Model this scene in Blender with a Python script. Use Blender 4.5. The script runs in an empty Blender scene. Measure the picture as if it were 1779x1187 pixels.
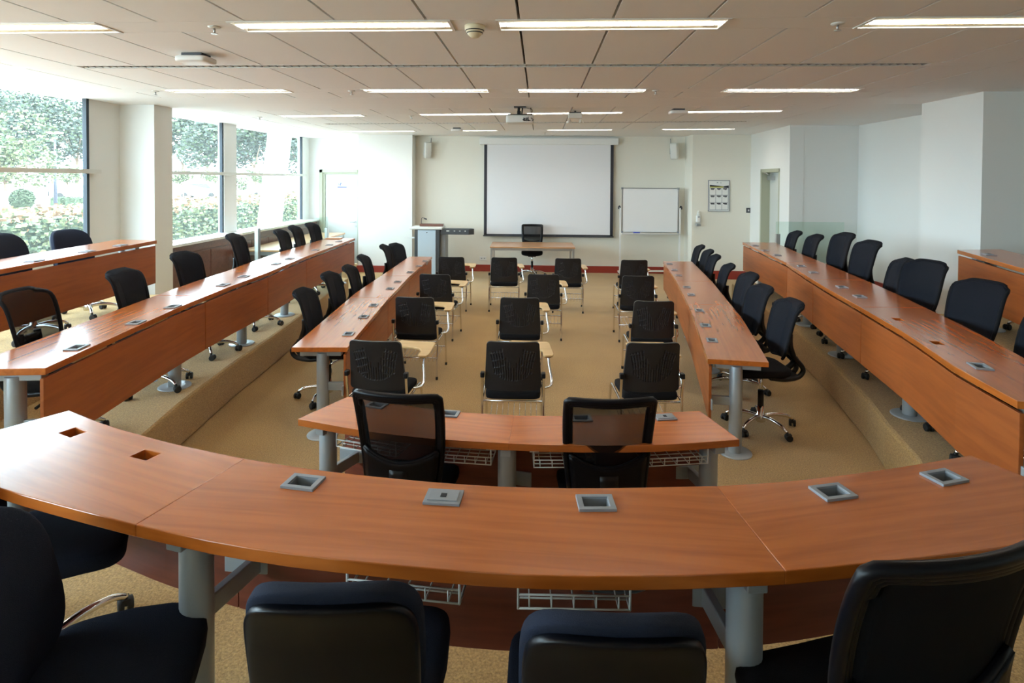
import bpy, bmesh, math, random
from mathutils import Vector, Matrix
random.seed(7)
S = bpy.context.scene
COL = S.collection
PI = math.pi
CEIL = 3.258
R = math.radians

# ------------------------------------------------------------------ materials
def nodes(name):
    m = bpy.data.materials.new(name); m.use_nodes = True
    nt = m.node_tree; b = nt.nodes['Principled BSDF']
    return m, nt, b
def mat(name, col, rough=.5, metal=0., coat=0., spec=.5, bump=0., scale=200., var=0.):
    m, nt, b = nodes(name)
    b.inputs['Base Color'].default_value = (*col, 1)
    b.inputs['Roughness'].default_value = rough
    b.inputs['Metallic'].default_value = metal
    b.inputs['Specular IOR Level'].default_value = spec
    b.inputs['Coat Weight'].default_value = coat
    b.inputs['Coat Roughness'].default_value = .12
    if bump or var:
        tc = nt.nodes.new('ShaderNodeTexCoord')
        n = nt.nodes.new('ShaderNodeTexNoise'); n.inputs['Scale'].default_value = scale; n.inputs['Detail'].default_value = 3
        nt.links.new(tc.outputs['Object'], n.inputs['Vector'])
        if bump:
            bp = nt.nodes.new('ShaderNodeBump'); bp.inputs['Strength'].default_value = bump; bp.inputs['Distance'].default_value = .01
            nt.links.new(n.outputs['Fac'], bp.inputs['Height']); nt.links.new(bp.outputs['Normal'], b.inputs['Normal'])
        if var:
            mx = nt.nodes.new('ShaderNodeMix'); mx.data_type = 'RGBA'
            mx.inputs[6].default_value = (*[c*(1-var) for c in col], 1); mx.inputs[7].default_value = (*[min(1, c*(1+var)) for c in col], 1)
            nt.links.new(n.outputs['Fac'], mx.inputs[0]); nt.links.new(mx.outputs[2], b.inputs['Base Color'])
    return m
def wood(name, dark, light, rough=.24, coat=.6):
    m, nt, b = nodes(name)
    tc = nt.nodes.new('ShaderNodeTexCoord'); mp = nt.nodes.new('ShaderNodeMapping')
    mp.inputs['Scale'].default_value = (1.0, 15, 15)
    n = nt.nodes.new('ShaderNodeTexNoise'); n.inputs['Scale'].default_value = 1.6; n.inputs['Detail'].default_value = 2.5; n.inputs['Roughness'].default_value = .55; n.inputs['Distortion'].default_value = .5
    n2 = nt.nodes.new('ShaderNodeTexNoise'); n2.inputs['Scale'].default_value = 1.3; n2.inputs['Detail'].default_value = 2
    nt.links.new(tc.outputs['Object'], mp.inputs['Vector']); nt.links.new(mp.outputs['Vector'], n.inputs['Vector'])
    nt.links.new(tc.outputs['Object'], n2.inputs['Vector'])
    r = nt.nodes.new('ShaderNodeValToRGB')
    r.color_ramp.elements[0].position = .28; r.color_ramp.elements[0].color = (*dark, 1)
    r.color_ramp.elements[1].position = .62; r.color_ramp.elements[1].color = (*light, 1)
    nt.links.new(n.outputs['Fac'], r.inputs['Fac'])
    hs = nt.nodes.new('ShaderNodeHueSaturation')
    ma = nt.nodes.new('ShaderNodeMapRange'); ma.inputs[3].default_value = .86; ma.inputs[4].default_value = 1.14
    nt.links.new(n2.outputs['Fac'], ma.inputs[0]); nt.links.new(ma.outputs[0], hs.inputs['Value'])
    nt.links.new(r.outputs['Color'], hs.inputs['Color']); nt.links.new(hs.outputs['Color'], b.inputs['Base Color'])
    b.inputs['Roughness'].default_value = rough
    b.inputs['Coat Weight'].default_value = coat; b.inputs['Coat Roughness'].default_value = .17; b.inputs['Coat IOR'].default_value = 1.5+.1*(coat >= 1)
    return m
def carpet(name, a, c):
    m, nt, b = nodes(name)
    tc = nt.nodes.new('ShaderNodeTexCoord')
    n = nt.nodes.new('ShaderNodeTexNoise'); n.inputs['Scale'].default_value = 95; n.inputs['Detail'].default_value = 4; n.inputs['Roughness'].default_value = .75
    n2 = nt.nodes.new('ShaderNodeTexNoise'); n2.inputs['Scale'].default_value = 1.7; n2.inputs['Detail'].default_value = 3
    for q in (n, n2): nt.links.new(tc.outputs['Object'], q.inputs['Vector'])
    r = nt.nodes.new('ShaderNodeValToRGB')
    r.color_ramp.elements[0].position = .34; r.color_ramp.elements[0].color = (*a, 1)
    r.color_ramp.elements[1].position = .66; r.color_ramp.elements[1].color = (*c, 1)
    nt.links.new(n.outputs['Fac'], r.inputs['Fac'])
    hs = nt.nodes.new('ShaderNodeHueSaturation')
    ma = nt.nodes.new('ShaderNodeMapRange'); ma.inputs[3].default_value = .84; ma.inputs[4].default_value = 1.14
    nt.links.new(n2.outputs['Fac'], ma.inputs[0]); nt.links.new(ma.outputs[0], hs.inputs['Value'])
    nt.links.new(r.outputs['Color'], hs.inputs['Color']); nt.links.new(hs.outputs['Color'], b.inputs['Base Color'])
    b.inputs['Roughness'].default_value = .95; b.inputs['Specular IOR Level'].default_value = .15
    b.inputs['Sheen Weight'].default_value = .25; b.inputs['Sheen Roughness'].default_value = .5
    bp = nt.nodes.new('ShaderNodeBump'); bp.inputs['Strength'].default_value = .7; bp.inputs['Distance'].default_value = .008
    nt.links.new(n.outputs['Fac'], bp.inputs['Height']); nt.links.new(bp.outputs['Normal'], b.inputs['Normal'])
    return m
def see_through(name, col, clear, rough=.8, weave=0.):
    m, nt, b = nodes(name)
    b.inputs['Base Color'].default_value = (*col, 1); b.inputs['Roughness'].default_value = rough; b.inputs['Specular IOR Level'].default_value = .15
    t = nt.nodes.new('ShaderNodeBsdfTransparent'); mx = nt.nodes.new('ShaderNodeMixShader')
    mx.inputs[0].default_value = clear
    nt.links.new(b.outputs[0], mx.inputs[1]); nt.links.new(t.outputs[0], mx.inputs[2])
    nt.links.new(mx.outputs[0], nt.nodes['Material Output'].inputs['Surface'])
    return m
def glass(name, tint=(.93, .98, .97), refl=.04, veil=0.):
    m = bpy.data.materials.new(name); m.use_nodes = True; nt = m.node_tree; nt.nodes.clear()
    o = nt.nodes.new('ShaderNodeOutputMaterial'); t = nt.nodes.new('ShaderNodeBsdfTransparent'); t.inputs[0].default_value = (*tint, 1)
    g = nt.nodes.new('ShaderNodeBsdfGlossy'); g.inputs['Roughness'].default_value = .02
    mx = nt.nodes.new('ShaderNodeMixShader'); mx.inputs[0].default_value = refl
    nt.links.new(t.outputs[0], mx.inputs[1]); nt.links.new(g.outputs[0], mx.inputs[2]); last = mx
    if veil:  # whitish veil mixed into the pane, imitating glare haze over the view
        d = nt.nodes.new('ShaderNodeBsdfTranslucent'); d.inputs[0].default_value = (.9, .95, .95, 1)
        m2 = nt.nodes.new('ShaderNodeMixShader'); m2.inputs[0].default_value = veil
        nt.links.new(mx.outputs[0], m2.inputs[1]); nt.links.new(d.outputs[0], m2.inputs[2]); last = m2
    nt.links.new(last.outputs[0], o.inputs[0])
    return m
def emit(name, col, k):
    m, nt, b = nodes(name)
    b.inputs['Base Color'].default_value = (.9, .9, .88, 1)
    b.inputs['Emission Color'].default_value = (*col, 1); b.inputs['Emission Strength'].default_value = k
    return m

M = {}
M['wood'] = wood('cherry_veneer', (.38, .090, .012), (.52, .138, .020), coat=.45)
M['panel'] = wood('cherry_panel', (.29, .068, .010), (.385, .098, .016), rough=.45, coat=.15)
M['darkwood'] = wood('dark_wood', (.10, .030, .018), (.16, .055, .032), rough=.4, coat=.3)
M['beech'] = wood('beech', (.58, .37, .16), (.70, .47, .22), rough=.4, coat=.2)
M['tablewood'] = wood('table_beech', (.50, .25, .11), (.60, .33, .16), rough=.3, coat=.3)
M['carpet'] = carpet('tan_carpet', (.28, .165, .054), (.62, .40, .155))
M['wall'] = mat('wall_paint', (.80, .80, .77), .75, bump=.03, scale=300, var=.02)
M['wallcream'] = mat('cream_wall_paint', (.81, .78, .69), .75, bump=.03, scale=300, var=.02)
M['ceil'] = mat('ceiling_tile', (.87, .885, .89), .9, bump=.05, scale=400, var=.03)
M['groove'] = mat('ceiling_groove', (.20, .18, .16), .8)
M['white'] = mat('white_enamel', (.80, .80, .78), .4)
M['offwhite'] = mat('off_white_plastic', (.72, .72, .68), .45)
M['cream'] = mat('cream_reflector', (.80, .72, .52), .4)
M['tube'] = emit('lamp_tube', (1, .95, .87), 17.0)
M['grey'] = mat('grey_powder_coat', (.40, .44, .47), .38, metal=.25)
M['greyplastic'] = mat('grey_plastic', (.26, .28, .31), .4)
M['alu'] = mat('brushed_aluminium', (.55, .56, .57), .32, metal=.9)
M['chrome'] = mat('chrome', (.82, .82, .83), .12, metal=1.)
M['black'] = mat('black_plastic', (.006, .006, .007), .4, spec=.35)
M['tabletback'] = mat('tablet_back_plastic', (.016, .016, .018), .42, spec=.4)
M['shell'] = mat('black_shell_plastic', (.003, .003, .005), .34, spec=.2)
M['fabric'] = mat('black_fabric', (.007, .007, .009), .9, bump=.4, scale=420, spec=.2)
M['navy'] = mat('dark_navy_fabric', (.015, .019, .034), .9, bump=.4, scale=420, spec=.12)
M['backfabric'] = see_through('black_mesh_fabric', (.007, .009, .015), .08)
M['mesh'] = see_through('sheer_black_mesh', (.006, .005, .005), .38)
M['densemesh'] = see_through('dense_black_mesh', (.002, .002, .003), .04)
M['rubber'] = mat('black_rubber', (.01, .01, .01), .6)
M['red'] = mat('red_skirting', (.30, .035, .022), .4)
M['redpanel'] = wood('mahogany_panel', (.15, .028, .014), (.21, .045, .022), rough=.42, coat=.2)
M['screen'] = mat('projection_fabric', (.80, .80, .82), .8)
M['board'] = mat('whiteboard_face', (.84, .85, .86), .18)
M['blue'] = mat('blue_marker', (.02, .05, .45), .4)
M['dark'] = mat('dark_recess', (.02, .02, .022), .7)
M['charcoal'] = mat('charcoal_laminate', (.055, .06, .07), .4)
M['bluegrey'] = mat('pale_blue_laminate', (.50, .60, .70), .4)
M['yellow'] = mat('yellow_print', (.65, .60, .05), .5)
M['paper'] = mat('paper', (.80, .80, .78), .7)
M['ink'] = mat('black_ink', (.02, .02, .03), .6)
M['inkblue'] = mat('blue_ink', (.06, .10, .35), .6)
M['glass'] = glass('window_glass', veil=.012)
M['rail'] = glass('balustrade_glass', (.90, .96, .93))
M['gasket'] = mat('dark_blue_gasket', (.010, .020, .032), .5)
M['door'] = mat('door_paint', (.62, .64, .60), .5)
M['jamb'] = mat('door_frame_paint', (.42, .43, .32), .5)
M['cable'] = mat('grey_cable', (.16, .17, .18), .5)
M['concrete'] = mat('pale_paving', (.27, .235, .21), .9, var=.06, scale=.6)
M['render_white'] = mat('white_render', (.80, .80, .78), .8)
M['leaf'] = mat('leaf_green', (.045, .072, .034), .7, var=.5, scale=3)
M['leaf2'] = mat('leaf_yellow_green', (.10, .12, .05), .7, var=.4, scale=3)
M['leaf3'] = mat('leaf_grey_green', (.045, .064, .052), .7, var=.5, scale=2)
M['flower'] = mat('flower_orange', (.22, .12, .06), .7, var=.3, scale=4)
M['bark'] = mat('bark', (.22, .16, .11), .9)
M['carwhite'] = mat('car_white', (.75, .75, .76), .3, coat=.5)
M['carsilver'] = mat('car_silver', (.40, .42, .45), .3, coat=.5)
M['carglass'] = mat('car_glass', (.05, .07, .09), .1)
M['post'] = mat('lamp_post_grey', (.06, .07, .10), .5)

# ------------------------------------------------------------------ mesh helpers
def bx(bm, c, s, rz=0., mi=0, rot=None):
    mt = Matrix.Translation(Vector(c)) @ (rot if rot is not None else Matrix.Rotation(rz, 4, 'Z')) @ Matrix.Diagonal((s[0], s[1], s[2], 1))
    r = bmesh.ops.create_cube(bm, size=1, matrix=mt)
    for v in r['verts']:
        for f in v.link_faces: f.material_index = mi
def bb(bm, lo, hi, mi=0):
    bx(bm, [(a+b)/2 for a, b in zip(lo, hi)], [b-a for a, b in zip(lo, hi)], mi=mi)
def frame_of(d):
    d = d.normalized(); a = Vector((0, 0, 1)) if abs(d.z) < .9 else Vector((1, 0, 0))
    x = a.cross(d).normalized(); return x, d.cross(x)
def tube(bm, pts, r, n=8, cap=True, closed=False, mi=0):
    pts = [Vector(p) for p in pts]; rings = []
    N = len(pts); prev = None
    for i, p in enumerate(pts):
        if closed: d = (pts[(i+1) % N]-pts[i-1])
        else: d = (pts[min(i+1, N-1)]-pts[max(i-1, 0)])
        d.normalize()
        if prev is None: x, y = frame_of(d)
        else:
            x = prev-d*prev.dot(d)
            if x.length < 1e-5: x, y = frame_of(d)
            x.normalize(); y = d.cross(x)
        prev = x
        rr = r[i] if isinstance(r, (list, tuple)) else r
        rings.append([bm.verts.new(p+x*(rr*math.cos(2*PI*k/n))+y*(rr*math.sin(2*PI*k/n))) for k in range(n)])
    rng = range(N if closed else N-1)
    for i in rng:
        a, b = rings[i], rings[(i+1) % N]
        for k in range(n):
            f = bm.faces.new((a[k], a[(k+1) % n], b[(k+1) % n], b[k])); f.material_index = mi; f.smooth = True
    if cap and not closed:
        f = bm.faces.new(rings[0][::-1]); f.material_index = mi
        f = bm.faces.new(rings[-1]); f.material_index = mi
def arc_pts(p, n=6):
    """smooth a polyline (Catmull-Rom)"""
    p = [Vector(q) for q in p]; out = []
    for i in range(len(p)-1):
        a = p[max(i-1, 0)]; b = p[i]; c = p[i+1]; d = p[min(i+2, len(p)-1)]
        for k in range(n):
            t = k/n
            out.append(.5*((2*b)+(c-a)*t+(2*a-5*b+4*c-d)*t*t+(3*b-a-3*c+d)*t**3))
    out.append(p[-1]); return out
def cyl(bm, c, r, h, n=20, mi=0, r2=None):
    """upright cylinder with its base at c"""
    tube(bm, [c, (c[0], c[1], c[2]+h)], [r, r if r2 is None else r2], n, mi=mi)
def lathe(bm, prof, n=20, c=(0, 0, 0), mi=0):
    rings = []
    for r, z in prof:
        rings.append([bm.verts.new((c[0]+r*math.cos(2*PI*k/n), c[1]+r*math.sin(2*PI*k/n), c[2]+z)) for k in range(n)])
    for a, b in zip(rings, rings[1:]):
        for k in range(n):
            f = bm.faces.new((a[k], a[(k+1) % n], b[(k+1) % n], b[k])); f.smooth = True; f.material_index = mi
    bm.faces.new(rings[0][::-1]); bm.faces.new(rings[-1])
def prism(bm, poly, z0, z1, mi=0):
    a = [bm.verts.new((x, y, z0)) for x, y in poly]; b = [bm.verts.new((x, y, z1)) for x, y in poly]
    n = len(poly); fs = [bm.faces.new(b), bm.faces.new(a[::-1])]
    for i in range(n): fs.append(bm.faces.new((a[i], a[(i+1) % n], b[(i+1) % n], b[i])))
    for f in fs: f.material_index = mi
    return fs
def strip(bm, inner, outer, z0, z1, mi=0):
    """prism between two polylines of equal length, quads only"""
    n = len(inner); V = {}
    for i in range(n):
        for j, p in enumerate((inner[i], outer[i])):
            for k, z in enumerate((z0, z1)): V[i, j, k] = bm.verts.new((p[0], p[1], z))
    fs = []
    for i in range(n-1):
        fs.append((V[i, 0, 1], V[i+1, 0, 1], V[i+1, 1, 1], V[i, 1, 1])); fs.append((V[i, 0, 0], V[i, 1, 0], V[i+1, 1, 0], V[i+1, 0, 0]))
        for j in (0, 1): fs.append((V[i, j, 0], V[i+1, j, 0], V[i+1, j, 1], V[i, j, 1]))
    for i in (0, n-1): fs.append((V[i, 0, 0], V[i, 0, 1], V[i, 1, 1], V[i, 1, 0]))
    for q in fs:
        f = bm.faces.new(q); f.material_index = mi
def sgn(v, e): return math.copysign(abs(v)**e, v)
def pillow(bm, c, s, e1=.35, e2=.35, nu=28, nv=14, fn=None):
    """rounded cushion: a superellipsoid of full size s"""
    rings = []
    for j in range(1, nv):
        v = -PI/2+PI*j/nv
        ring = []
        for i in range(nu):
            u = 2*PI*i/nu
            p = Vector((s[0]/2*sgn(math.cos(v), e1)*sgn(math.cos(u), e2), s[1]/2*sgn(math.cos(v), e1)*sgn(math.sin(u), e2), s[2]/2*sgn(math.sin(v), e1)))
            if fn: p = fn(p)
            ring.append(bm.verts.new(Vector(c)+p))
        rings.append(ring)
    pole = []
    for z in (-s[2]/2, s[2]/2):
        p = Vector((0, 0, z))
        if fn: p = fn(p)
        pole.append(bm.verts.new(Vector(c)+p))
    for a, b in zip(rings, rings[1:]):
        for i in range(nu): bm.faces.new((a[i], a[(i+1) % nu], b[(i+1) % nu], b[i])).smooth = True
    for i in range(nu):
        bm.faces.new((rings[0][(i+1) % nu], rings[0][i], pole[0])).smooth = True
        bm.faces.new((rings[-1][i], rings[-1][(i+1) % nu], pole[1])).smooth = True
def sheet(bm, fn, nu, nv, th, mi=0):
    """curved plate: fn(u,v)->point, u,v in 0..1, thickened along its normal"""
    P = [[Vector(fn(i/nu, j/nv)) for j in range(nv+1)] for i in range(nu+1)]
    def nrm(i, j):
        a = P[min(i+1, nu)][j]-P[max(i-1, 0)][j]; b = P[i][min(j+1, nv)]-P[i][max(j-1, 0)]
        n = a.cross(b); return n.normalized() if n.length > 1e-9 else Vector((0, 1, 0))
    A = [[bm.verts.new(P[i][j]+nrm(i, j)*th/2) for j in range(nv+1)] for i in range(nu+1)]
    B = [[bm.verts.new(P[i][j]-nrm(i, j)*th/2) for j in range(nv+1)] for i in range(nu+1)]
    def q(*v):
        try:
            f = bm.faces.new(v); f.smooth = True; f.material_index = mi
        except ValueError: pass
    for i in range(nu):
        for j in range(nv):
            q(A[i][j], A[i+1][j], A[i+1][j+1], A[i][j+1]); q(B[i][j], B[i][j+1], B[i+1][j+1], B[i+1][j])
    for i in range(nu):
        q(A[i][0], B[i][0], B[i+1][0], A[i+1][0]); q(A[i][nv], A[i+1][nv], B[i+1][nv], B[i][nv])
    for j in range(nv):
        q(A[0][j], A[0][j+1], B[0][j+1], B[0][j]); q(A[nu][j], B[nu][j], B[nu][j+1], A[nu][j+1])
def obj(name, bm, m, parent=None, bevel=0., smooth=False, seg=2):
    bmesh.ops.recalc_face_normals(bm, faces=bm.faces)
    me = bpy.data.meshes.new(name); bm.to_mesh(me); bm.free()
    for q in (m if isinstance(m, (list, tuple)) else [m]): me.materials.append(q)
    if smooth:
        for p in me.polygons: p.use_smooth = True
    o = bpy.data.objects.new(name, me); COL.objects.link(o)
    if parent is not None: o.parent = parent
    if bevel:
        b = o.modifiers.new('edge', 'BEVEL'); b.width = bevel; b.segments = seg; b.limit_method = 'ANGLE'; b.angle_limit = R(40)
        try: b.harden_normals = False
        except Exception: pass
    return o
def tag(o, label, cat, group=None, kind=None):
    o['label'] = label; o['category'] = cat
    if group: o['group'] = group
    if kind: o['kind'] = kind
    return o
def thing(name, label, cat, loc=(0, 0, 0), rz=0., group=None):
    o = bpy.data.objects.new(name, None); COL.objects.link(o); o.empty_display_size = .05
    o.location = loc; o.rotation_euler = (0, 0, rz)
    return tag(o, label, cat, group)
def struct(name, bm, m, parent=None, bevel=0.):
    o = obj(name, bm, m, parent, bevel)
    if parent is None: o['kind'] = 'structure'
    return o
def NB(): return bmesh.new()
def copy_tree(o, parent=None):
    c = o.copy(); COL.objects.link(c); c.parent = parent
    for ch in list(o.children): copy_tree(ch, c)
    return c
def cut(o, boxes):
    """real openings in a mesh: list of (centre, size, rz) in the object's own frame"""
    b = NB()
    for c, s, rz in boxes: bx(b, c, s, rz)
    me = bpy.data.meshes.new('cut'); b.to_mesh(me); b.free()
    k = bpy.data.objects.new('cut', me); COL.objects.link(k); k.matrix_world = o.matrix_world
    if o.parent: k.parent = o.parent
    md = o.modifiers.new('cut', 'BOOLEAN'); md.object = k; md.operation = 'DIFFERENCE'; md.solver = 'EXACT'
    dg = bpy.context.evaluated_depsgraph_get(); dg.update()
    nm = bpy.data.meshes.new_from_object(o.evaluated_get(dg)); nm.name = o.name
    o.modifiers.clear(); o.data = nm
    bpy.data.objects.remove(k); bpy.data.meshes.remove(me)

# ------------------------------------------------------------------ room shell
b = NB(); bb(b, (-6.3, -3.2, -.25), (7.2, 15.3, 0)); struct('floor', b, M['carpet'])
T1Z, T2Z = .36, .72
def rounded_tier(name, poly, z1, edge_r=.03):
    b = NB(); prism(b, poly, .0 if z1 < .5 else .3, z1)
    o = struct(name, b, M['carpet'], bevel=edge_r); return o
tier = [(-6.1, -3.1), (7, -3.1), (7, 10.85), (3.5, 10.85), (3.36, 9.2), (3.215, 7.55), (3.06, 6.40), (2.81, 5.12), (2.67, 4.62), (2.56, 4.1), (2.40, 3.6), (2.05, 3.12),
        (1.5, 2.85), (.7, 2.66), (0, 2.62), (-.7, 2.66), (-1.5, 2.82), (-2.15, 3.08), (-2.62, 3.5), (-2.84, 4.05), (-2.955, 4.7), (-3.06, 5.68), (-3.15, 6.93), (-3.20, 7.5), (-3.5, 10.1), (-3.58, 10.85), (-4.42, 10.85), (-4.42, 8.6), (-6.1, 8.6)]
rounded_tier('floor_tier_lower', tier, T1Z)
rounded_tier('floor_tier_upper', [(-6.05, -3.05), (6.9, -3.05), (6.9, 6.93), (4.28, 6.93), (4.05, 5.0), (3.9, 3.6), (3.3, 1.3), (2.4, .45), (0, .3), (-2.4, .45), (-3.6, 1.6), (-4.0, 3.4), (-4.22, 5.2), (-4.30, 6.7), (-4.30, 7.3), (-6.05, 7.3)], T2Z)

# ceiling: plank panels between dark joints, with recesses for the lamps
JL = [-.143+.6*k for k in range(-7, 7)]
g = .009
def line(a, k): return lambda x: a+k*x
zones = [(line(-3.2, 0), line(3.80, 0), 'p'), (line(3.80, 0), line(4.065, 0), 'l1'), (line(4.065, 0), line(5.27, 0), 'p'), (line(5.27, 0), line(5.41, 0), 's'),
         (line(5.41, 0), line(6.70, 0), 'p'), (line(6.70, 0), line(6.95, 0), 'l2'), (line(6.95, 0), line(7.43, 0), 'p'), (line(7.43, 0), line(8.45, -.085), 'w'),
         (line(8.45, -.085), line(9.10, -.10), 'p'), (line(9.10, -.10), line(9.33, -.10), 'l3'), (line(9.33, -.10), line(10.62, -.08), 'p'), (line(10.62, -.08), line(10.80, -.08), 's2'),
         (line(10.80, -.08), line(12.24, -.10), 'p'), (line(12.24, -.10), line(12.46, -.10), 'l4'), (line(12.46, -.10), line(15.3, 0), 'w')]
LX = {'l1': [(-4.46, -2.97), (-2.075, -.59), (-.295, 1.21), (2.09, 3.58)], 'l2': [(-4.46, -2.97), (-2.08, -.59), (-.275, 1.217), (2.09, 3.58)],
      'l3': [(-4.31, -2.88), (-1.94, -.45), (-.22, 1.27), (2.14, 3.56)], 'l4': [(-4.2, -2.7), (-1.75, -.9), (.13, 1.49), (2.46, 3.89)]}
b = NB()
bb(b, (-6.3, -3.3, CEIL+.10), (7.3, 15.4, CEIL+.30), mi=1)
def cpanel(x0, x1, f0, f1, gy=.004):
    strip(b, [(x0, f0(x0)+gy), (x1, f0(x1)+gy)], [(x0, f1(x0)-gy), (x1, f1(x1)-gy)], CEIL, CEIL+.10)
for f0, f1, k in zones:
    if k == 'p':
        xs = [-4.92]+JL+[4.02]
        for a, c in zip(xs, xs[1:]): cpanel(a+g, c-g, f0, f1)
        cpanel(-6.3, -4.92-.004, f0, f1, 0); cpanel(4.02+.004, 7.3, f0, f1, 0)
    elif k == 'w': cpanel(-6.3, 7.3, f0, f1, .003)
    elif k in LX:
        xs = [-6.3]+[v for p in LX[k] for v in p]+[7.3]
        for i in range(0, len(xs), 2): cpanel(xs[i], xs[i+1], f0, f1, .002)
    else:
        e = (-4.33, 3.40) if k == 's' else (-4.09, 3.61)
        cpanel(-6.3, e[0], f0, f1, 0); cpanel(e[1], 7.3, f0, f1, 0)
struct('ceiling', b, [M['ceil'], M['groove']])

# linear air slots
def slot(label, x0, x1, yf, w):
    b = NB(); n = 110
    L = math.hypot(x1-x0, yf(x1)-yf(x0)); ang = math.atan2(yf(x1)-yf(x0), x1-x0)
    t = thing('air_slot', label, 'air vent', ((x0+x1)/2, (yf(x0)+yf(x1))/2, CEIL+.02), ang, 'linear air slots in the ceiling')
    bb(b, (-L/2, -w/2, .05), (L/2, w/2, .06)); obj('plenum', b, M['groove'], t)
    b = NB()
    for s in (-1, 1): bb(b, (-L/2, s*w/2-.008, -.022), (L/2, s*w/2+.008, .05))
    obj('vent_frame', b, M['offwhite'], t)
    b = NB()
    for i in range(n):
        x = -L/2+(i+.5)*L/n
        bx(b, (x, 0, -.002), (.035, w-.02, .006), rot=Matrix.Rotation(.7, 4, 'Y'))
    obj('grille', b, M['greyplastic'], t)
slot('long perforated air slot across the ceiling nearer the two front lamp rows', -4.33, 3.40, lambda x: 5.34, .13)
slot('thin far air slot in the ceiling between projector and screen', -4.09, 3.61, lambda x: 10.71-.08*x, .17)

# ceiling lamps
lamp_labels = {
 'l1': ['long louvred ceiling lamp of the large front row, beside the window glass', 'long louvred ceiling lamp of the large front row, between sprinkler and smoke detector', 'long louvred ceiling lamp of the large front row, just past the smoke detector', 'long louvred ceiling lamp of the large front row, beside the plain wall soffit'],
 'l2': ['glowing ceiling lamp before the plain ceiling band, in front of the window pillar', 'glowing ceiling lamp before the plain ceiling band, second from the windows', 'glowing ceiling lamp before the plain ceiling band, third from the windows', 'glowing ceiling lamp before the plain ceiling band, by the door wall soffit'],
 'l3': ['slim ceiling lamp behind the plain ceiling band, beside the window wall', 'slim ceiling lamp running up to the projector on its window side', 'slim ceiling lamp running from the projector behind the twin spot box', 'slim ceiling lamp starting beside the white access point'],
 'l4': ['faint thin ceiling lamp above the pillar by the far door', 'faint short ceiling lamp beside the white device near the screen', 'faint thin ceiling lamp above the projection screen', 'faint thin ceiling lamp above the wall with the notice poster']}
for key, zi in (('l1', 1), ('l2', 5), ('l3', 9), ('l4', 13)):
    f0, f1, _ = zones[zi]
    for i, (x0, x1) in enumerate(LX[key]):
        xm = (x0+x1)/2; ang = math.atan2(f0(x1)-f0(x0), x1-x0)
        L = (x1-x0)/math.cos(ang); w = f1(0)-f0(0)
        t = thing('ceiling_lamp', lamp_labels[key][i], 'ceiling lamp', (xm, (f0(xm)+f1(xm))/2, CEIL), ang, 'louvred ceiling lamps')
        b = NB()
        h = .075; wi = w/2
        bb(b, (-L/2+.006, -wi+.006, h), (L/2-.006, wi-.006, h+.012))
        for s in (-1, 1):
            bb(b, (-L/2+.002, s*(wi-.004)-.010, -.006), (L/2-.002, s*(wi-.004)+.010, h))
            bb(b, (s*(L/2-.010)-.010, -wi+.01, -.006), (s*(L/2-.010)+.010, wi-.01, h))
        obj('housing', b, M['white'], t)
        b = NB()
        for s in (-1, 1):
            sheet(b, lambda u, v, s=s: (-L/2+.02+u*(L-.04), s*(wi-.016-v*.056), .004+v*.055), 2, 4, .003)
        obj('reflector', b, M['cream'], t)
        b = NB(); tube(b, [(-L/2+.05, 0, .05), (L/2-.05, 0, .05)], .022 if key in ('l1', 'l2') else .026, 10)
        obj('tube', b, M['tube'], t)
        b = NB(); n = 26
        if key in ('l1', 'l2'):
            for k in range(n):
                x = -L/2+.06+k*(L-.12)/(n-1)
                bb(b, (x-.002, -.055, .004), (x+.002, .055, .026))
        for s in (-1, 1): bb(b, (-L/2+.02, s*.056-.002, .003), (L/2-.02, s*.056+.002, .028))
        obj('louvre', b, M['white'], t)

# walls
b = NB(); bb(b, (-3.02, 14.1, 0), (3.50, 14.3, CEIL+.05)); struct('wall_back', b, M['wallcream'])
b = NB(); bb(b, (-4.30, 13.72, 0), (-3.01, 15.2, CEIL+.05)); struct('wall_back_pier', b, M['wall'])
b = NB(); bb(b, (-6.3, 15.0, 0), (-5.64, 15.2, CEIL+.05)); bb(b, (-5.64, 15.0, 2.40), (-4.29, 15.2, CEIL+.05)); bb(b, (-4.64, 15.0, 0), (-4.29, 15.2, 2.40)); struct('wall_recess', b, M['wall'])
b = NB(); bb(b, (3.43, 13.42, 0), (4.80, 14.3, CEIL+.05)); struct('wall_back_projection', b, M['wallcream'])
# door-side wall (in steps)
b = NB()
def wallseg(p0, p1, th, z0, z1, mi=0):
    d = Vector((p1[0]-p0[0], p1[1]-p0[1])); n = Vector((d.y, -d.x)).normalized()*th
    prism(b, [p0, p1, (p1[0]+n.x, p1[1]+n.y), (p0[0]+n.x, p0[1]+n.y)], z0, z1)
DA, DB = (4.73, 13.6), (4.62, 11.12)
def lerp(a, c, t): return (a[0]+(c[0]-a[0])*t, a[1]+(c[1]-a[1])*t)
t0, t1 = .34, .80
wallseg(DB, lerp(DA, DB, t1), .25, 0, CEIL+.05); wallseg(lerp(DA, DB, t0), DA, .25, 0, CEIL+.05); wallseg(lerp(DA, DB, t1), lerp(DA, DB, t0), .25, 2.47, CEIL+.05)
bb(b, (4.63, 11.12, 0), (6.0, 11.3, CEIL+.05)); struct('wall_right_doorway', b, M['wall'])
b = NB(); bb(b, (5.86, 7.9, 0), (6.05, 11.2, CEIL+.05)); struct('wall_right', b, M['wall'])
b = NB(); bb(b, (5.03, 6.94, 0), (7.2, 8.02, CEIL+.05)); struct('wall_right_pier', b, M['wall'])
b = NB(); bb(b, (6.95, -3.2, 0), (7.2, 7.0, CEIL+.05)); struct('wall_right_near', b, M['wall'])
b = NB(); bb(b, (-6.3, -3.4, 0), (7.2, -3.15, CEIL+.05)); struct('wall_rear', b, M['wall'])
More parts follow.
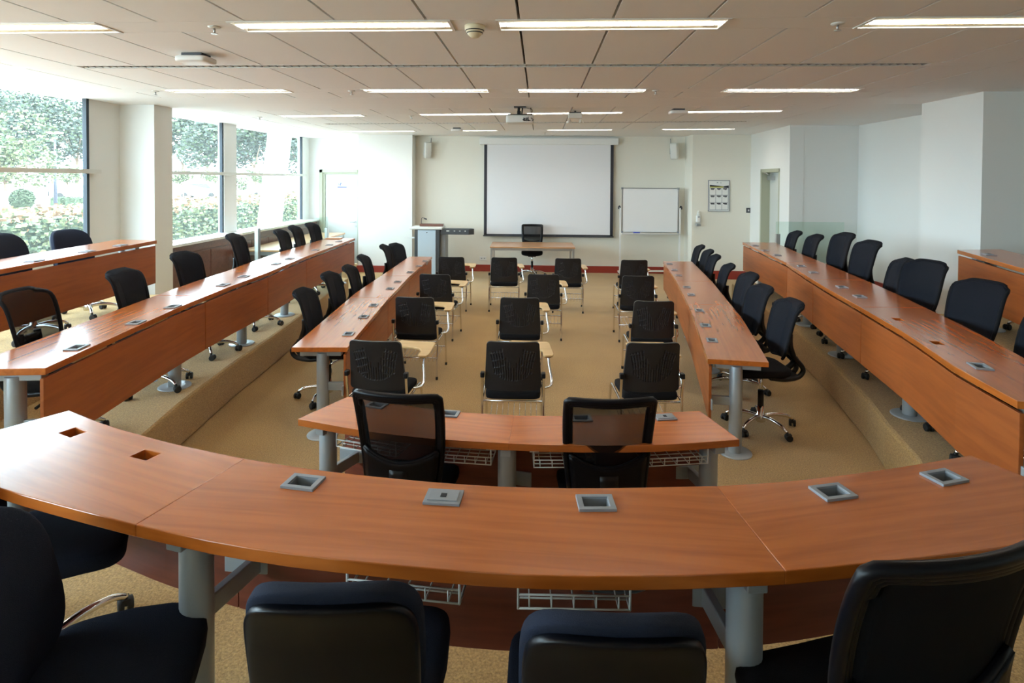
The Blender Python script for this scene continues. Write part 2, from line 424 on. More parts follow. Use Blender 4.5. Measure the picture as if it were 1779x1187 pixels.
# window wall
GX = -6.0
b = NB(); bb(b, (-6.25, -3.2, 0), (-6.03, 15.1, 1.14)); bb(b, (-6.05, 14.52, 0), (-6.0, 15.1, CEIL+.05)); bb(b, (-6.05, 7.52, 0), (-6.0, 8.15, CEIL+.05)); bb(b, (-6.05, 8.12, 0), (-5.49, 8.53, CEIL+.05))
struct('wall_left', b, M['wall'])
def window(name, y0, y1, mull, z1=CEIL+.02):
    b = NB()
    bb(b, (-6.06, y0, 1.12), (-5.93, y1, 1.18))
    o = struct(name, b, M['white'])
    b = NB(); bb(b, (-6.02, y0, 1.17), (-6.01, y1, z1)); obj('pane', b, M['glass'], o)
    b = NB(); bb(b, (-6.0, y0, 2.27), (-5.90, y1+.12, 2.325)); obj('transom', b, M['offwhite'], o)
    for y in mull:
        b = NB(); bb(b, (-6.03, y-.045, 1.16), (-5.975, y, z1)); obj('gasket', b, M['gasket'], o)
    return o
window('window_1', -3.1, 7.52, [3.6, 7.52])
w2 = window('window_2', 8.5, 14.5, [10.83, 14.52])
b = NB(); bb(b, (-6.08, 10.83, 1.16), (-5.96, 11.28, CEIL+.02)); obj('mullion', b, M['white'], w2)
b = NB(); bb(b, (-6.02, 8.52, 1.12), (-5.70, 14.98, 1.165)); struct('trim_1', b, M['white'], bevel=.006)
b = NB()
bb(b, (-5.98, 8.54, 0), (-5.80, 14.98, .98)); bb(b, (-5.99, 8.54, .985), (-5.79, 14.98, 1.115))
y = 8.6
while y < 14.8:
    bb(b, (-5.81, y, .08), (-5.785, min(y+.72, 14.97), .965)); y += .735
struct('trim_2', b, M['darkwood'], bevel=.003)
# skirting
b = NB()
bb(b, (-3.01, 14.07, 0), (3.44, 14.10, .16)); struct('baseboard_back', b, M['red'], bevel=.004)
b = NB(); bb(b, (3.44, 13.39, 0), (4.72, 13.42, .19)); struct('baseboard_back_projection', b, M['red'], bevel=.004)
b = NB(); bb(b, (-4.33, 13.69, 0), (-2.98, 13.72, .16)); bb(b, (-3.01, 13.7, 0), (-2.98, 14.08, .16)); struct('baseboard_back_pier', b, M['red'], bevel=.004)
b = NB(); bb(b, (5.0, 6.95, T1Z-.02), (5.03, 8.05, T1Z+.13)); bb(b, (5.83, 8.0, T1Z-.02), (5.86, 11.1, T1Z+.13)); bb(b, (-6.0, 8.10, T1Z-.02), (-5.46, 8.13, T1Z+.12)); bb(b, (-5.49, 8.1, T1Z-.02), (-5.46, 8.53, T1Z+.12)); struct('baseboard_sides', b, M['red'], bevel=.004)

# doors
b = NB()
for lo, hi in (((-5.70, 14.93, 0), (-5.62, 15.0, 2.45)), ((-4.70, 14.93, 0), (-4.62, 15.0, 2.45)), ((-5.70, 14.93, 2.37), (-4.62, 15.0, 2.45)), ((-5.62, 14.97, 0), (-5.575, 15.06, 2.37)), ((-4.70, 14.97, 0), (-4.66, 15.06, 2.37)), ((-5.60, 14.97, 2.33), (-4.68, 15.06, 2.37))): bb(b, lo, hi)
d1 = struct('door_1', b, M['jamb'], bevel=.004)
b = NB(); bb(b, (-5.57, 15.02, .01), (-4.70, 15.06, 2.33)); lf = obj('door_leaf', b, M['door'], d1)
b = NB(); tube(b, [(-4.775, 15.02, 1.09), (-4.775, 14.96, 1.09), (-4.90, 14.955, 1.09)], .010, 8); bb(b, (-4.80, 15.005, 1.06), (-4.75, 15.025, 1.12)); bb(b, (-4.795, 15.005, .95), (-4.755, 15.025, 1.0)); obj('door_handle', b, M['alu'], lf)
# door 2 (in the stepped wall)
ang = math.atan2(DB[1]-DA[1], DB[0]-DA[0])
d2 = bpy.data.objects.new('door_2', None); COL.objects.link(d2); d2['kind'] = 'structure'; p = lerp(DA, DB, t0); d2.location = (p[0], p[1], 0); d2.rotation_euler = (0, 0, ang)
LW = math.hypot(DB[0]-DA[0], DB[1]-DA[1])*(t1-t0)   # local x runs towards the camera, local +y into the wall
b = NB(); bb(b, (0, .0, 0), (.07, .24, 2.47)); bb(b, (LW-.07, .0, 0), (LW, .24, 2.47)); bb(b, (0, .0, 2.40), (LW, .24, 2.47)); bb(b, (.07, .17, 0), (.10, .24, 2.4)); obj('door_frame', b, M['jamb'], d2)
b = NB(); bb(b, (.09, .17, .01), (LW-.07, .215, 2.40)); lf = obj('door_leaf', b, M['door'], d2)
b = NB(); bb(b, (.16, .09, 2.24), (.40, .17, 2.33)); tube(b, [(.20, .12, 2.34), (.34, .05, 2.36), (.16, .02, 2.40)], .012, 6); obj('door_closer', b, M['alu'], lf)
b = NB(); tube(b, [(LW-.20, .17, 1.07), (LW-.20, .10, 1.07), (LW-.34, .10, 1.07)], .011, 8); obj('door_handle', b, M['alu'], lf)

# ------------------------------------------------------------------ desks
def samp(poly, t):
    """point at fraction t of the polyline's length"""
    L = [math.hypot(c[0]-a[0], c[1]-a[1]) for a, c in zip(poly, poly[1:])]; s = t*sum(L)
    for a, c, l in zip(poly, poly[1:], L):
        if s <= l or (a, c) == (poly[-2], poly[-1]): return lerp(a, c, min(1., s/max(l, 1e-9)))
        s -= l
def scl(p, k): return [(x*k, y*k) for x, y in p]
def between(poly, ya, yb):
    """part of a polyline (y rising) between two depths"""
    def at(y):
        for a, c in zip(poly, poly[1:]):
            if a[1] <= y <= c[1]: return lerp(a, c, (y-a[1])/max(1e-9, c[1]-a[1]))
        return poly[0] if y < poly[0][1] else poly[-1]
    return [at(ya)]+[q for q in poly if ya+.02 < q[1] < yb-.02]+[at(yb)]
def desk_unit(label, group, inner, outer, ztop, zfl, ports, legs, n=9, pbot=.49, braces=True, baskets=(), pmat='panel', holes=(), closed=(), th=.040, smooth=False, plate=True):
    I = [samp(inner, i/(n-1)) for i in range(n)]; O = [samp(outer, i/(n-1)) for i in range(n)]
    if smooth:
        I = [(v.x, v.y) for v in arc_pts([(x, y, 0) for x, y in inner], 5)]; O = [(v.x, v.y) for v in arc_pts([(x, y, 0) for x, y in outer], 5)]
        I = [samp(I, i/(n-1)) for i in range(n)]; O = [samp(O, i/(n-1)) for i in range(n)]
    cx = sum(p[0] for p in I+O)/(2*n); cy = sum(p[1] for p in I+O)/(2*n)
    a = math.atan2(I[-1][1]-I[0][1]+O[-1][1]-O[0][1], I[-1][0]-I[0][0]+O[-1][0]-O[0][0])
    ca, sa = math.cos(-a), math.sin(-a)
    def loc(p): x, y = p[0]-cx, p[1]-cy; return (x*ca-y*sa, x*sa+y*ca)
    I = [loc(p) for p in I]; O = [loc(p) for p in O]
    def at(s, t):
        f = s*(n-1); i = min(n-2, int(f)); u = f-i
        p = lerp(I[i], I[i+1], u); q = lerp(O[i], O[i+1], u); return lerp(p, q, t)
    zt = ztop-zfl
    root = thing('desk', label, 'desk', (cx, cy, zfl), a, group)
    b = NB(); strip(b, I, O, zt-th, zt); top = obj('tabletop', b, M['wood'], root, bevel=.004)
    W = math.hypot(O[0][0]-I[0][0], O[0][1]-I[0][1])
    def off(i, d): v = Vector((O[i][0]-I[i][0], O[i][1]-I[i][1])).normalized()*d; return (I[i][0]+v.x, I[i][1]+v.y)
    b = NB(); e = .0 
    pi_ = [off(i, .012) for i in range(n)]; po = [off(i, .034) for i in range(n)]
    k = .012
    pi_[0] = lerp(pi_[0], pi_[1], k); po[0] = lerp(po[0], po[1], k); pi_[-1] = lerp(pi_[-1], pi_[-2], k); po[-1] = lerp(po[-1], po[-2], k)
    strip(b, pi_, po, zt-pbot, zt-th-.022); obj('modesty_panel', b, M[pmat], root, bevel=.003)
    side = 1 if (O[n//2][1] > I[n//2][1]) else -1
    for s, t in legs:
        x, y = at(s, t)
        b = NB(); cyl(b, (x, y, 0), .052, zt-th-.03, 20)
        if plate: lathe(b, [(.135, 0), (.135, .008), (.128, .012), (.0601, .014)], 28, (x, y, 0))
        ix, iy = at(s, .15); ox, oy = at(s, .90)
        def bar(p, q, z0, z1, w=.05):
            d = Vector((q[0]-p[0], q[1]-p[1])); bx(b, ((p[0]+q[0])/2, (p[1]+q[1])/2, (z0+z1)/2), (d.length, w, z1-z0), math.atan2(d.y, d.x))
        bar((ix, iy), (ox, oy), zt-th-.055, zt-th-.001, .06)
        if braces:
            px, py = at(s, .075); bar((px, py), (x, y), zt-.40, zt-.33, .03)
            bx(b, (px, py, zt-.365), (.26, .014, .085), math.atan2(I[-1][1]-I[0][1], I[-1][0]-I[0][0]))
        obj('leg', b, M['grey'], root, bevel=.004)
    # cable ports let into the top
    cuts = []; info = []
    for q in ports:
        x, y = loc(q[:2]); an = (q[2] if len(q) > 2 else 0)-a
        i = min(range(n-1), key=lambda i: (I[i][0]-x)**2+(I[i][1]-y)**2)
        an = math.atan2(I[i+1][1]-I[i][1], I[i+1][0]-I[i][0])
        info.append((x, y, an, q))
        if q not in closed: cuts.append(((x, y, zt), (.088, .062, .3), an))
    if cuts:
        top.modifiers.clear(); cut(top, cuts)
        md = top.modifiers.new('edge', 'BEVEL'); md.width = .003; md.segments = 2; md.limit_method = 'ANGLE'
    for x, y, an, q in info:
        if q in holes: continue
        b = NB(); mt = Matrix.Translation((x, y, zt)) @ Matrix.Rotation(an, 4, 'Z')
        bf = NB()
        if q in closed:
            bb(bf, (-.062, -.045, 0), (.062, .045, .008)); bb(bf, (-.050, -.030, .008), (.050, .030, .011)); bb(bf, (-.010, -.012, .011), (.010, .012, .0125), mi=1)
        else:
            for s in (-1, 1):
                bb(bf, (-.062, s*.0375-.0085, -.002), (.062, s*.0375+.0085, .009)); bb(bf, (s*.0525-.0095, -.03, -.002), (s*.0525+.0095, .03, .009))
                bb(bf, (-.043, s*.0295-.0015, -.06), (.043, s*.0295+.0015, .004)); bb(bf, (s*.0425-.0015, -.03, -.06), (s*.0425+.0015, .03, .004))
            bb(bf, (-.043, -.03, -.062), (.043, .03, -.058), mi=1); bb(bf, (-.03, -.02, -.058), (.02, .02, -.03), mi=1)
        bmesh.ops.transform(bf, matrix=mt, verts=bf.verts)
        b.free(); obj('cable_port', bf, [M['greyplastic'], M['dark']], root, bevel=.002)
    for s, wd in baskets:
        x, y = at(s, .64); i = min(n-2, int(s*(n-1))); an = math.atan2(I[i+1][1]-I[i][1], I[i+1][0]-I[i][0])
        bf = NB(); h = .11; dp = .17
        for k in range(5): tube(bf, [(-wd/2, -dp/2+k*dp/4, -h), (wd/2, -dp/2+k*dp/4, -h)], .003, 6)
        for s2 in (-1, 1):
            for s3 in (-1, 1):
                tube(bf, [(s2*wd/2, s3*dp/2, -.012), (s2*wd/2, s3*dp/2, -h), (s2*wd/2, 0, -h)], .004, 6)
                bb(bf, (s2*wd/2-.025, s3*dp/2-.018, -.018), (s2*wd/2+.025, s3*dp/2+.018, 0))
            tube(bf, [(-wd/2, s2*dp/2, -.07), (wd/2, s2*dp/2, -.07)], .003, 6)
        for k in range(5): tube(bf, [(-wd/2+(k+.5)*wd/5, -dp/2, -.07), (-wd/2+(k+.5)*wd/5, -dp/2, -h), (-wd/2+(k+.5)*wd/5, dp/2, -h), (-wd/2+(k+.5)*wd/5, dp/2, -.07)], .0025, 6)
        bmesh.ops.transform(bf, matrix=Matrix.Translation((x, y, zt-th)) @ Matrix.Rotation(an, 4, 'Z'), verts=bf.verts)
        obj('wire_basket', bf, M['offwhite'], root)
    return root
K0, K1, K2 = .9664, .9558, .935
Z0, Z1, Z2 = .79, 1.15, 1.51
GD = 'cherry desks of the curved seating rows'
# big curved desk nearest the camera
far = scl([(-2.264, 2.711), (-1.977, 2.568), (-1.708, 2.459), (-1.506, 2.385), (-1.178, 2.286), (-.803, 2.205), (-.286, 2.141), (.138, 2.138), (.661, 2.185), (.964, 2.24), (1.369, 2.353), (1.786, 2.494)], K1)
near = scl([(-2.52, 2.28), (-2.23, 2.13), (-1.946, 2.015), (-1.65, 1.923), (-1.304, 1.826), (-.943, 1.741), (-.563, 1.689), (-.055, 1.655), (.351, 1.672), (.717, 1.714), (1.10, 1.79), (1.521, 1.89), (1.99, 2.07)], K1)
bp = scl([(-2.053, 2.478), (-1.595, 2.294), (-.866, 2.111), (-.332, 2.04), (.202, 2.035), (1.067, 2.157), (1.546, 2.292)], K1)
desk_unit('curved desk top with two open square cable holes, glossy from window light', GD, far[:5], near[:5], Z1, T1Z, bp[:2], [(.12, .5)], smooth=True, n=13, pbot=.56, holes=bp[:2], pmat='redpanel')
desk_unit('broad curved desk top in the middle with three grey cable ports, before the padded chairs', GD, far[4:9], near[4:10], Z1, T1Z, bp[2:5], [(.05, .70), (.972, .72)], smooth=True, n=15, pbot=.56, closed=[bp[3]], baskets=[(.44, .34), (.70, .32)], pmat='redpanel')
desk_unit('curved desk top with two open grey cable ports meeting the long wall-side desk', GD, far[8:], near[9:], Z1, T1Z, bp[5:], [(.72, .5)], smooth=True, n=13, pbot=.56, pmat='redpanel')
# inner short curved desk
nearI = scl([(-1.483, 3.533), (-1.111, 3.414), (-.853, 3.351), (-.575, 3.307), (-.167, 3.277), (.21, 3.275), (.696, 3.312), (1.157, 3.408)], K0)
farI = scl([(-1.296, 3.92), (-.93, 3.80), (-.57, 3.710), (-.153, 3.67), (.25, 3.69), (.603, 3.744), (1.044, 3.82)], K0)
ip = scl([(-1.056, 3.772), (-.564, 3.662), (.268, 3.642), (.792, 3.693)], K0)
desk_unit('low curved desk behind the window-side mesh chair, with wire baskets', GD, farI[:4], nearI[:5], Z0, 0, ip[:2], [(.09, .72), (.985, .66)], smooth=True, n=11, baskets=[(.33, .40), (.80, .30)], pmat='redpanel', pbot=.62)
desk_unit('low curved desk behind the mesh chair nearer the wall-side desks', GD, farI[3:], nearI[4:], Z0, 0, ip[2:], [(.93, .60)], smooth=True, n=11, baskets=[(.24, .34), (.74, .36)], closed=[ip[3]], pmat='redpanel', pbot=.62)
# inner long desks
Li_in = scl([(-1.681, 5.059), (-1.702, 5.287), (-1.864, 7.166), (-1.968, 8.785), (-2.043, 11.096)], K0)
Li_out = scl([(-2.169, 5.026), (-2.31, 6.65), (-2.384, 7.505), (-2.42, 9.022), (-2.48, 11.084)], K0)
Lp = scl([(-1.812, 5.491), (-1.878, 6.189), (-1.935, 6.759), (-2.006, 7.8), (-2.033, 8.331), (-2.047, 9.197), (-2.041, 9.857), (-2.052, 10.465)], K0)
Ri_in = scl([(1.406, 4.937), (1.592, 5.973), (1.763, 6.957), (2.025, 8.762), (2.263, 10.858)], K0)
Ri_out = scl([(1.884, 4.876), (2.035, 5.618), (2.199, 6.461), (2.311, 7.21), (2.506, 8.516), (2.618, 9.39), (2.789, 10.868)], K0)
Rp = scl([(1.607, 5.509), (1.704, 6.074), (1.828, 6.769), (1.973, 7.698), (2.045, 8.232), (2.17, 9.242), (2.23, 9.798), (2.307, 10.497)], K0)
L1_in = scl([(-2.901, 3.3), (-3.024, 4.194), (-3.128, 5.0), (-3.194, 5.91), (-3.222, 6.784), (-3.348, 8.31), (-3.463, 10.866)], K1)
L1_out = scl([(-3.39, 3.24), (-3.463, 3.926), (-3.571, 4.752), (-3.615, 5.12), (-3.687, 5.742), (-3.728, 6.247), (-3.771, 6.979), (-3.828, 7.41), (-3.936, 8.584), (-3.95, 9.491), (-3.985, 10.9)], K1)
L1p = scl([(-3.038, 3.703), (-3.108, 4.369), (-3.18, 4.936), (-3.304, 5.977), (-3.355, 6.506), (-3.437, 7.496), (-3.469, 7.992), (-3.491, 8.984), (-3.533, 9.7), (-3.56, 10.247)], K1)
R1_in = scl([(2.47, 3.13), (2.533, 3.66), (2.719, 4.447), (2.893, 5.481), (3.027, 6.322), (3.174, 7.138), (3.4, 8.246), (3.708, 10.906)], K1)
R1_out = scl([(2.93, 2.98), (3.116, 3.906), (3.235, 4.341), (3.359, 4.894), (3.421, 5.225), (3.56, 5.914), (3.68, 6.6), (3.939, 8.437), (4.07, 9.492), (4.297, 10.918)], K1)
R1p = scl([(2.691, 3.693), (2.789, 4.233), (2.937, 4.933), (3.127, 5.866), (3.214, 6.377), (3.372, 7.371), (3.457, 7.903), (3.596, 9.056), (3.635, 9.626), (3.736, 10.35)], K1)
def row(inn, out, brk, ports, labels, z, zf, k, holes=(), closed=(), n=9, legs=None):
    yb = [inn[0][1]]+[y*k for y in brk]+[inn[-1][1]]
    yo = [out[0][1]]+[y*k for y in brk]+[out[-1][1]]
    for i, lab in enumerate(labels):
        g_ = .0025
        I = between(inn, yb[i]+g_, yb[i+1]-g_); O = between(out, yo[i]+g_, yo[i+1]-g_)
        ps = [p for p in ports if yb[i] < p[1] < yb[i+1]]
        lg = legs[i] if legs else [(.06, .5), (.94, .5)]
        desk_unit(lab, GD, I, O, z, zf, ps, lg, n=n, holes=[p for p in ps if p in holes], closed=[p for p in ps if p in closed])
row(Li_in, Li_out, [7.2, 8.85], Lp, ['first section of the window-side inner desk, its end leg on the carpet', 'middle section of the window-side inner desk beside the tablet chairs', 'far section of the window-side inner desk, ending before the lectern'], Z0, 0, K0,
    legs=[[(.05, .5)], [(.05, .5), (.95, .5)], [(.95, .5)]])
row(Ri_in, Ri_out, [7.1, 8.76], Rp, ['first section of the wall-side inner desk, its round leg plate in view', 'middle section of the wall-side inner desk beside the tablet chairs', 'far section of the wall-side inner desk, ending before the whiteboard'], Z0, 0, K0,
    legs=[[(.05, .5)], [(.05, .5), (.95, .5)], [(.95, .5)]])
row(L1_in, L1_out, [5.42, 6.85, 8.3], L1p, ['near end section of the long window-side tier desk with an open end frame', 'second section of the long window-side tier desk, strongly reflecting the windows', 'third section of the long window-side tier desk beside the glass balustrade', 'last section of the long window-side tier desk near the far door'], Z1, T1Z, K1, closed=L1p[5:6],
    legs=[[(.05, .5), (.94, .5)], [(.9, .5)], [(.9, .5)], [(.93, .5)]])
row(R1_in, R1_out, [5.4, 6.87, 8.25], R1p, ['near end section of the long wall-side tier desk, joining the curved desk', 'second section of the long wall-side tier desk above the carpet step', 'third section of the long wall-side tier desk behind the navy chair backs', 'last section of the long wall-side tier desk by the glass panel'], Z1, T1Z, K1, holes=R1p[1:3],
    legs=[[(.05, .5), (.84, .5)], [(.9, .5)], [(.9, .5)], [(.93, .5)]])
L2i = scl([(-4.20, 2.3), (-4.444, 4.624), (-4.648, 6.913)], K2); L2o = scl([(-4.68, 2.3), (-4.931, 4.8), (-5.069, 5.884), (-5.161, 6.95)], K2)
t2p = scl([(-4.566, 5.089), (-4.618, 5.771), (-4.672, 6.322), (4.738, 6.415)], K2)
desk_unit('upper tier desk end in front of the window pillar', GD, L2i, L2o, Z2, T2Z, t2p[:3], [(.3, .5), (.94, .5)], closed=t2p[:3])
R2i = scl([(4.05, 4.2), (4.306, 5.42), (4.727, 6.87)], K2); R2o = scl([(4.55, 4.1), (4.82, 5.35), (5.28, 6.97)], K2)
desk_unit('upper tier desk corner in front of the grey wall pier', GD, R2i, R2o, Z2, T2Z, t2p[3:], [(.3, .5), (.9, .5)], closed=t2p[3:])
# ------------------------------------------------------------------ chairs
def star_base(root, metal='chrome', r=.30, a0=.3):
    b = NB()
    lathe(b, [(.036, .055), (.042, .06), (.042, .12), (.030, .13), (.028, .20)], 16)
    ends = []
    for k in range(5):
        a = a0+2*PI*k/5; c, s = math.cos(a), math.sin(a)
        pts = arc_pts([(c*.03, s*.03, .105), (c*.13, s*.13, .115), (c*.24, s*.24, .10), (c*r, s*r, .068)], 4)
        tube(b, pts, [.020-.007*i/(len(pts)-1) for i in range(len(pts))], 8); ends.append((c*r, s*r, a))
    obj('star_base', b, M[metal], root)
    for x, y, a in ends:
        b = NB()
        sw = a+1.1
        for s in (-1, 1):
            d = Vector((-math.sin(sw), math.cos(sw), 0)); o = Vector((x+math.cos(sw)*.012, y+math.sin(sw)*.012, .029))
            tube(b, [o+d*(s*.006), o+d*(s*.012), o+d*(s*.026), o+d*(s*.029)], [.026, .029, .029, .024], 14)
        tube(b, [(x, y, .03), (x, y, .072)], .009, 8)
        bx(b, (x+math.cos(sw)*.012, y+math.sin(sw)*.012, .045), (.045, .03, .026), sw)
        obj('caster', b, M['rubber'], root)
def gas_lift(root, z):
    b = NB(); cyl(b, (0, 0, .17), .026, .17, 14); o = obj('lift_sleeve', b, M['black'], root)
    b = NB(); cyl(b, (0, 0, .18), .016, z-.18, 14); obj('gas_lift', b, M['chrome'], root)
def profile(pts):
    """(z, y, half width) spline -> function of v"""
    P = arc_pts([(z, y, w) for z, y, w in pts], 8)
    def f(v):
        i = min(len(P)-2, int(v*(len(P)-1))); u = v*(len(P)-1)-i
        return P[i].lerp(P[i+1], u)
    return f
def seat_pad(name, root, m, z, w=.47, d=.47, th=.085, y=.02):
    def bend(p):
        p = p.copy(); t = p.y/(d/2)
        if t > .3: p.z -= .035*(t-.3)**1.4
        p.x *= 1-.10*max(0, -t); p.z += .014*(p.x/(w/2))**2
        return p
    b = NB(); pillow(b, (0, y, z), (w, d, th), .45, .42, 36, 14, bend); return obj(name, b, M[m], root, smooth=True)
# --- task chair with tall curved back (by the long desks)
def make_task():
    t = thing('task_chair', '-', 'chair', group='tall backed task chairs along the desks')
    star_base(t); gas_lift(t, .46)
    b = NB(); bx(b, (0, .03, .425), (.17, .24, .045)); bx(b, (0, -.10, .425), (.09, .16, .03)); obj('tilt_mechanism', b, M['black'], t, bevel=.006)
    b = NB(); tube(b, [(.08, .05, .42), (.22, .05, .405), (.27, .05, .395)], .006, 6); tube(b, [(.25, .05, .398), (.31, .05, .388)], .010, 8); obj('lever', b, M['black'], t)
    seat_pad('seat', t, 'fabric', .475)
    pf = profile([(.585, -.190, .095), (.63, -.180, .150), (.70, -.176, .186), (.80, -.190, .202), (.92, -.215, .208), (1.01, -.240, .208), (1.06, -.272, .203), (1.085, -.318, .190)])
    b = NB()
    def fn(u, v):
        z, y, w = pf(v); a = (u-.5)*2
        k = 1.
        if v > .80: k = 1-.22*((v-.80)/.20)**3
        x = a*w
        yy = y+.045*a*a*(1-.5*v); zz = z-.03*abs(a)**4*(v > .6)*((v-.6)/.4)
        return (x*(1 if abs(a) < .7 else 1-(1-k)*(abs(a)-.7)/.3), yy, zz)
    sheet(b, fn, 16, 22, .022); br = obj('backrest', b, M['backfabric'], t)
    b = NB()
    rim = [fn(0, v/14) for v in range(15)]+[fn(u/10, 1) for u in range(1, 10)]+[fn(1, 1-v/14) for v in range(15)]
    tube(b, rim, .0135, 8); tube(b, [fn(0, 0), fn(.25, -.0), fn(.5, 0), fn(.75, 0), fn(1, 0)], .013, 8)
    obj('back_rim', b, M['fabric'], br)
    b = NB()   # J shaped spine with its slot
    for s in (-1, 1):
        tube(b, arc_pts([(s*.075, -.225, .80), (s*.085, -.222, .70), (s*.08, -.255, .60), (s*.065, -.335, .51), (s*.058, -.350, .455), (s*.056, -.300, .405), (s*.06, -.18, .388), (s*.06, -.06, .40)], 5), .022, 8)
    sheet(b, lambda u, v: ((u-.5)*.16*(1-.15*v), -.238-.035*(1-v)+.03*v, .585+.20*v), 4, 6, .022)
    sheet(b, lambda u, v: ((u-.5)*.14, -.05-.27*v, .397-.004*v+.02*v*v), 4, 5, .024)
    sheet(b, lambda u, v: ((u-.5)*.13, -.345+.06*v, .50+.09*v), 4, 3, .022)
    tube(b, arc_pts([(0, -.30, .535), (0, -.26, .49), (0, -.18, .445), (0, -.06, .43)], 4), .026, 8)
    obj('back_support', b, M['black'], t)
    return t
SPIN = [0]
def lift_copy(src, first, loc, rz, base_names, lift):
    t = src if first else copy_tree(src)
    t.location = loc; t.rotation_euler = (0, 0, rz)
    for c in t.children:
        if c.name.split('.')[0] not in base_names: c.location.z += lift
        elif c.name.split('.')[0] != 'lift_sleeve': c.rotation_euler.z = SPIN[0]
    SPIN[0] += .83
    return t
def swap_mat(t, part, m):
    for c in t.children:
        if c.name.split('.')[0] == part:
            c.material_slots[0].link = 'OBJECT'; c.material_slots[0].material = m
BASE = ('star_base', 'caster', 'lift_sleeve')
task = make_task(); used_task = [False]
def put_task(x, y, zf, face, h, label, off=.30):
    d = Vector((math.cos(R(face)), math.sin(R(face))))
    lift = max(-.055, min(.11, h-1.09))
    t = lift_copy(task, not used_task[0], (x+d.x*off, y+d.y*off, zf), R(face-90), BASE, lift); used_task[0] = True
    t['label'] = label; return t
TB = 'task chair behind the long window-side tier desk, '
L1C = [(-3.58, 3.85, 5, 1.09, 'see-through mesh task chair at the near end of the window-side tier desk'), (-3.72, 5.0, 4, 1.05, 'black task chair alone before the upper tier desk end, window-side tier'),
       (-3.82, 6.06, -3, 1.07, 'black task chair just beyond the window pillar, window-side tier desk'), (-3.87, 7.18, 7, 1.16, 'tall raised task chair standing beside the balustrade post'),
       (-4.02, 8.82, 3, 1.07, 'first of three task chairs past the balustrade post'), (-4.03, 9.36, 4, 1.09, 'middle of three task chairs past the balustrade post'), (-4.04, 10.1, -3, 1.08, 'last task chair of the window-side tier, before the door frame')]
for i, (x, y, f, h, l) in enumerate(L1C):
    t = put_task(x, y, T1Z, f, h, l)
    if i == 0: see = t
LIC = [(-2.43, 5.83, 0, 1.10, 'task chair at the open near end of the window-side inner desk, showing its seat'), (-2.52, 6.82, -2, 1.11, 'second task chair of the window-side inner desk, counting from its open end'),
       (-2.56, 7.65, 2, 1.07, 'third task chair of the window-side inner desk, counting from its open end'), (-2.58, 8.33, 3, 1.12, 'fourth task chair of the window-side inner desk, before the red skirting'),
       (-2.60, 9.58, 2, 1.13, 'fifth task chair, overlapping the last one before the lectern'), (-2.68, 10.65, -18, 1.03, 'last task chair of the window-side inner desk, turned to face the room')]
for x, y, f, h, l in LIC: put_task(x, y, 0, f, h, l)
RIC = [(3.00, 10.95, 178, 1.03, 'task chair behind the wall-side inner desk at its whiteboard end'), (2.94, 10.2, 178, 1.04, 'second task chair from the whiteboard end of the wall-side inner desk'),
       (2.84, 9.5, 180, 1.04, 'third task chair from the whiteboard end of the wall-side inner desk'), (2.69, 8.33, 176, 1.06, 'task chair alone in the middle of the wall-side inner desk row'),
       (2.49, 6.95, 182, 1.15, 'task chair overlapping its neighbour, third from the open desk end'), (2.42, 6.38, 187, 1.11, 'task chair second from the open end of the wall-side inner desk'),
       (2.305, 5.39, 184, 1.155, 'navy-lit task chair in full view with chrome base at the open desk end')]
for x, y, f, h, l in RIC: put_task(x, y, 0, f, h, l)
R1C = [(4.27, 9.89, 176, 1.04, 'task chair beside the clamp post of the wall-side glass panel'), (4.10, 8.82, 178, 1.08, 'task chair before the middle of the wall-side glass panel'),
       (3.98, 7.77, 184, 1.20, 'high raised task chair between glass panel and white wall'), (3.86, 6.98, 184, 1.18, 'task chair before the white wall, wall-side tier'),
       (3.76, 6.15, 170, 1.08, 'task chair mostly hidden behind a wider mesh chair back'), (3.66, 5.67, 198, 1.13, 'wide mesh task chair half covering another chair'),
       (3.48, 4.73, 195, 1.10, 'task chair in front of the upper tier desk corner'), (3.36, 3.90, 176, 1.03, 'task chair at the frame edge, only a dark sliver of it shows')]
for x, y, f, h, l in R1C: put_task(x, y, T1Z, f, h, l)
for c in see.children:
    if c.name.split('.')[0] == 'backrest': c.material_slots[0].link = 'OBJECT'; c.material_slots[0].material = M['mesh']
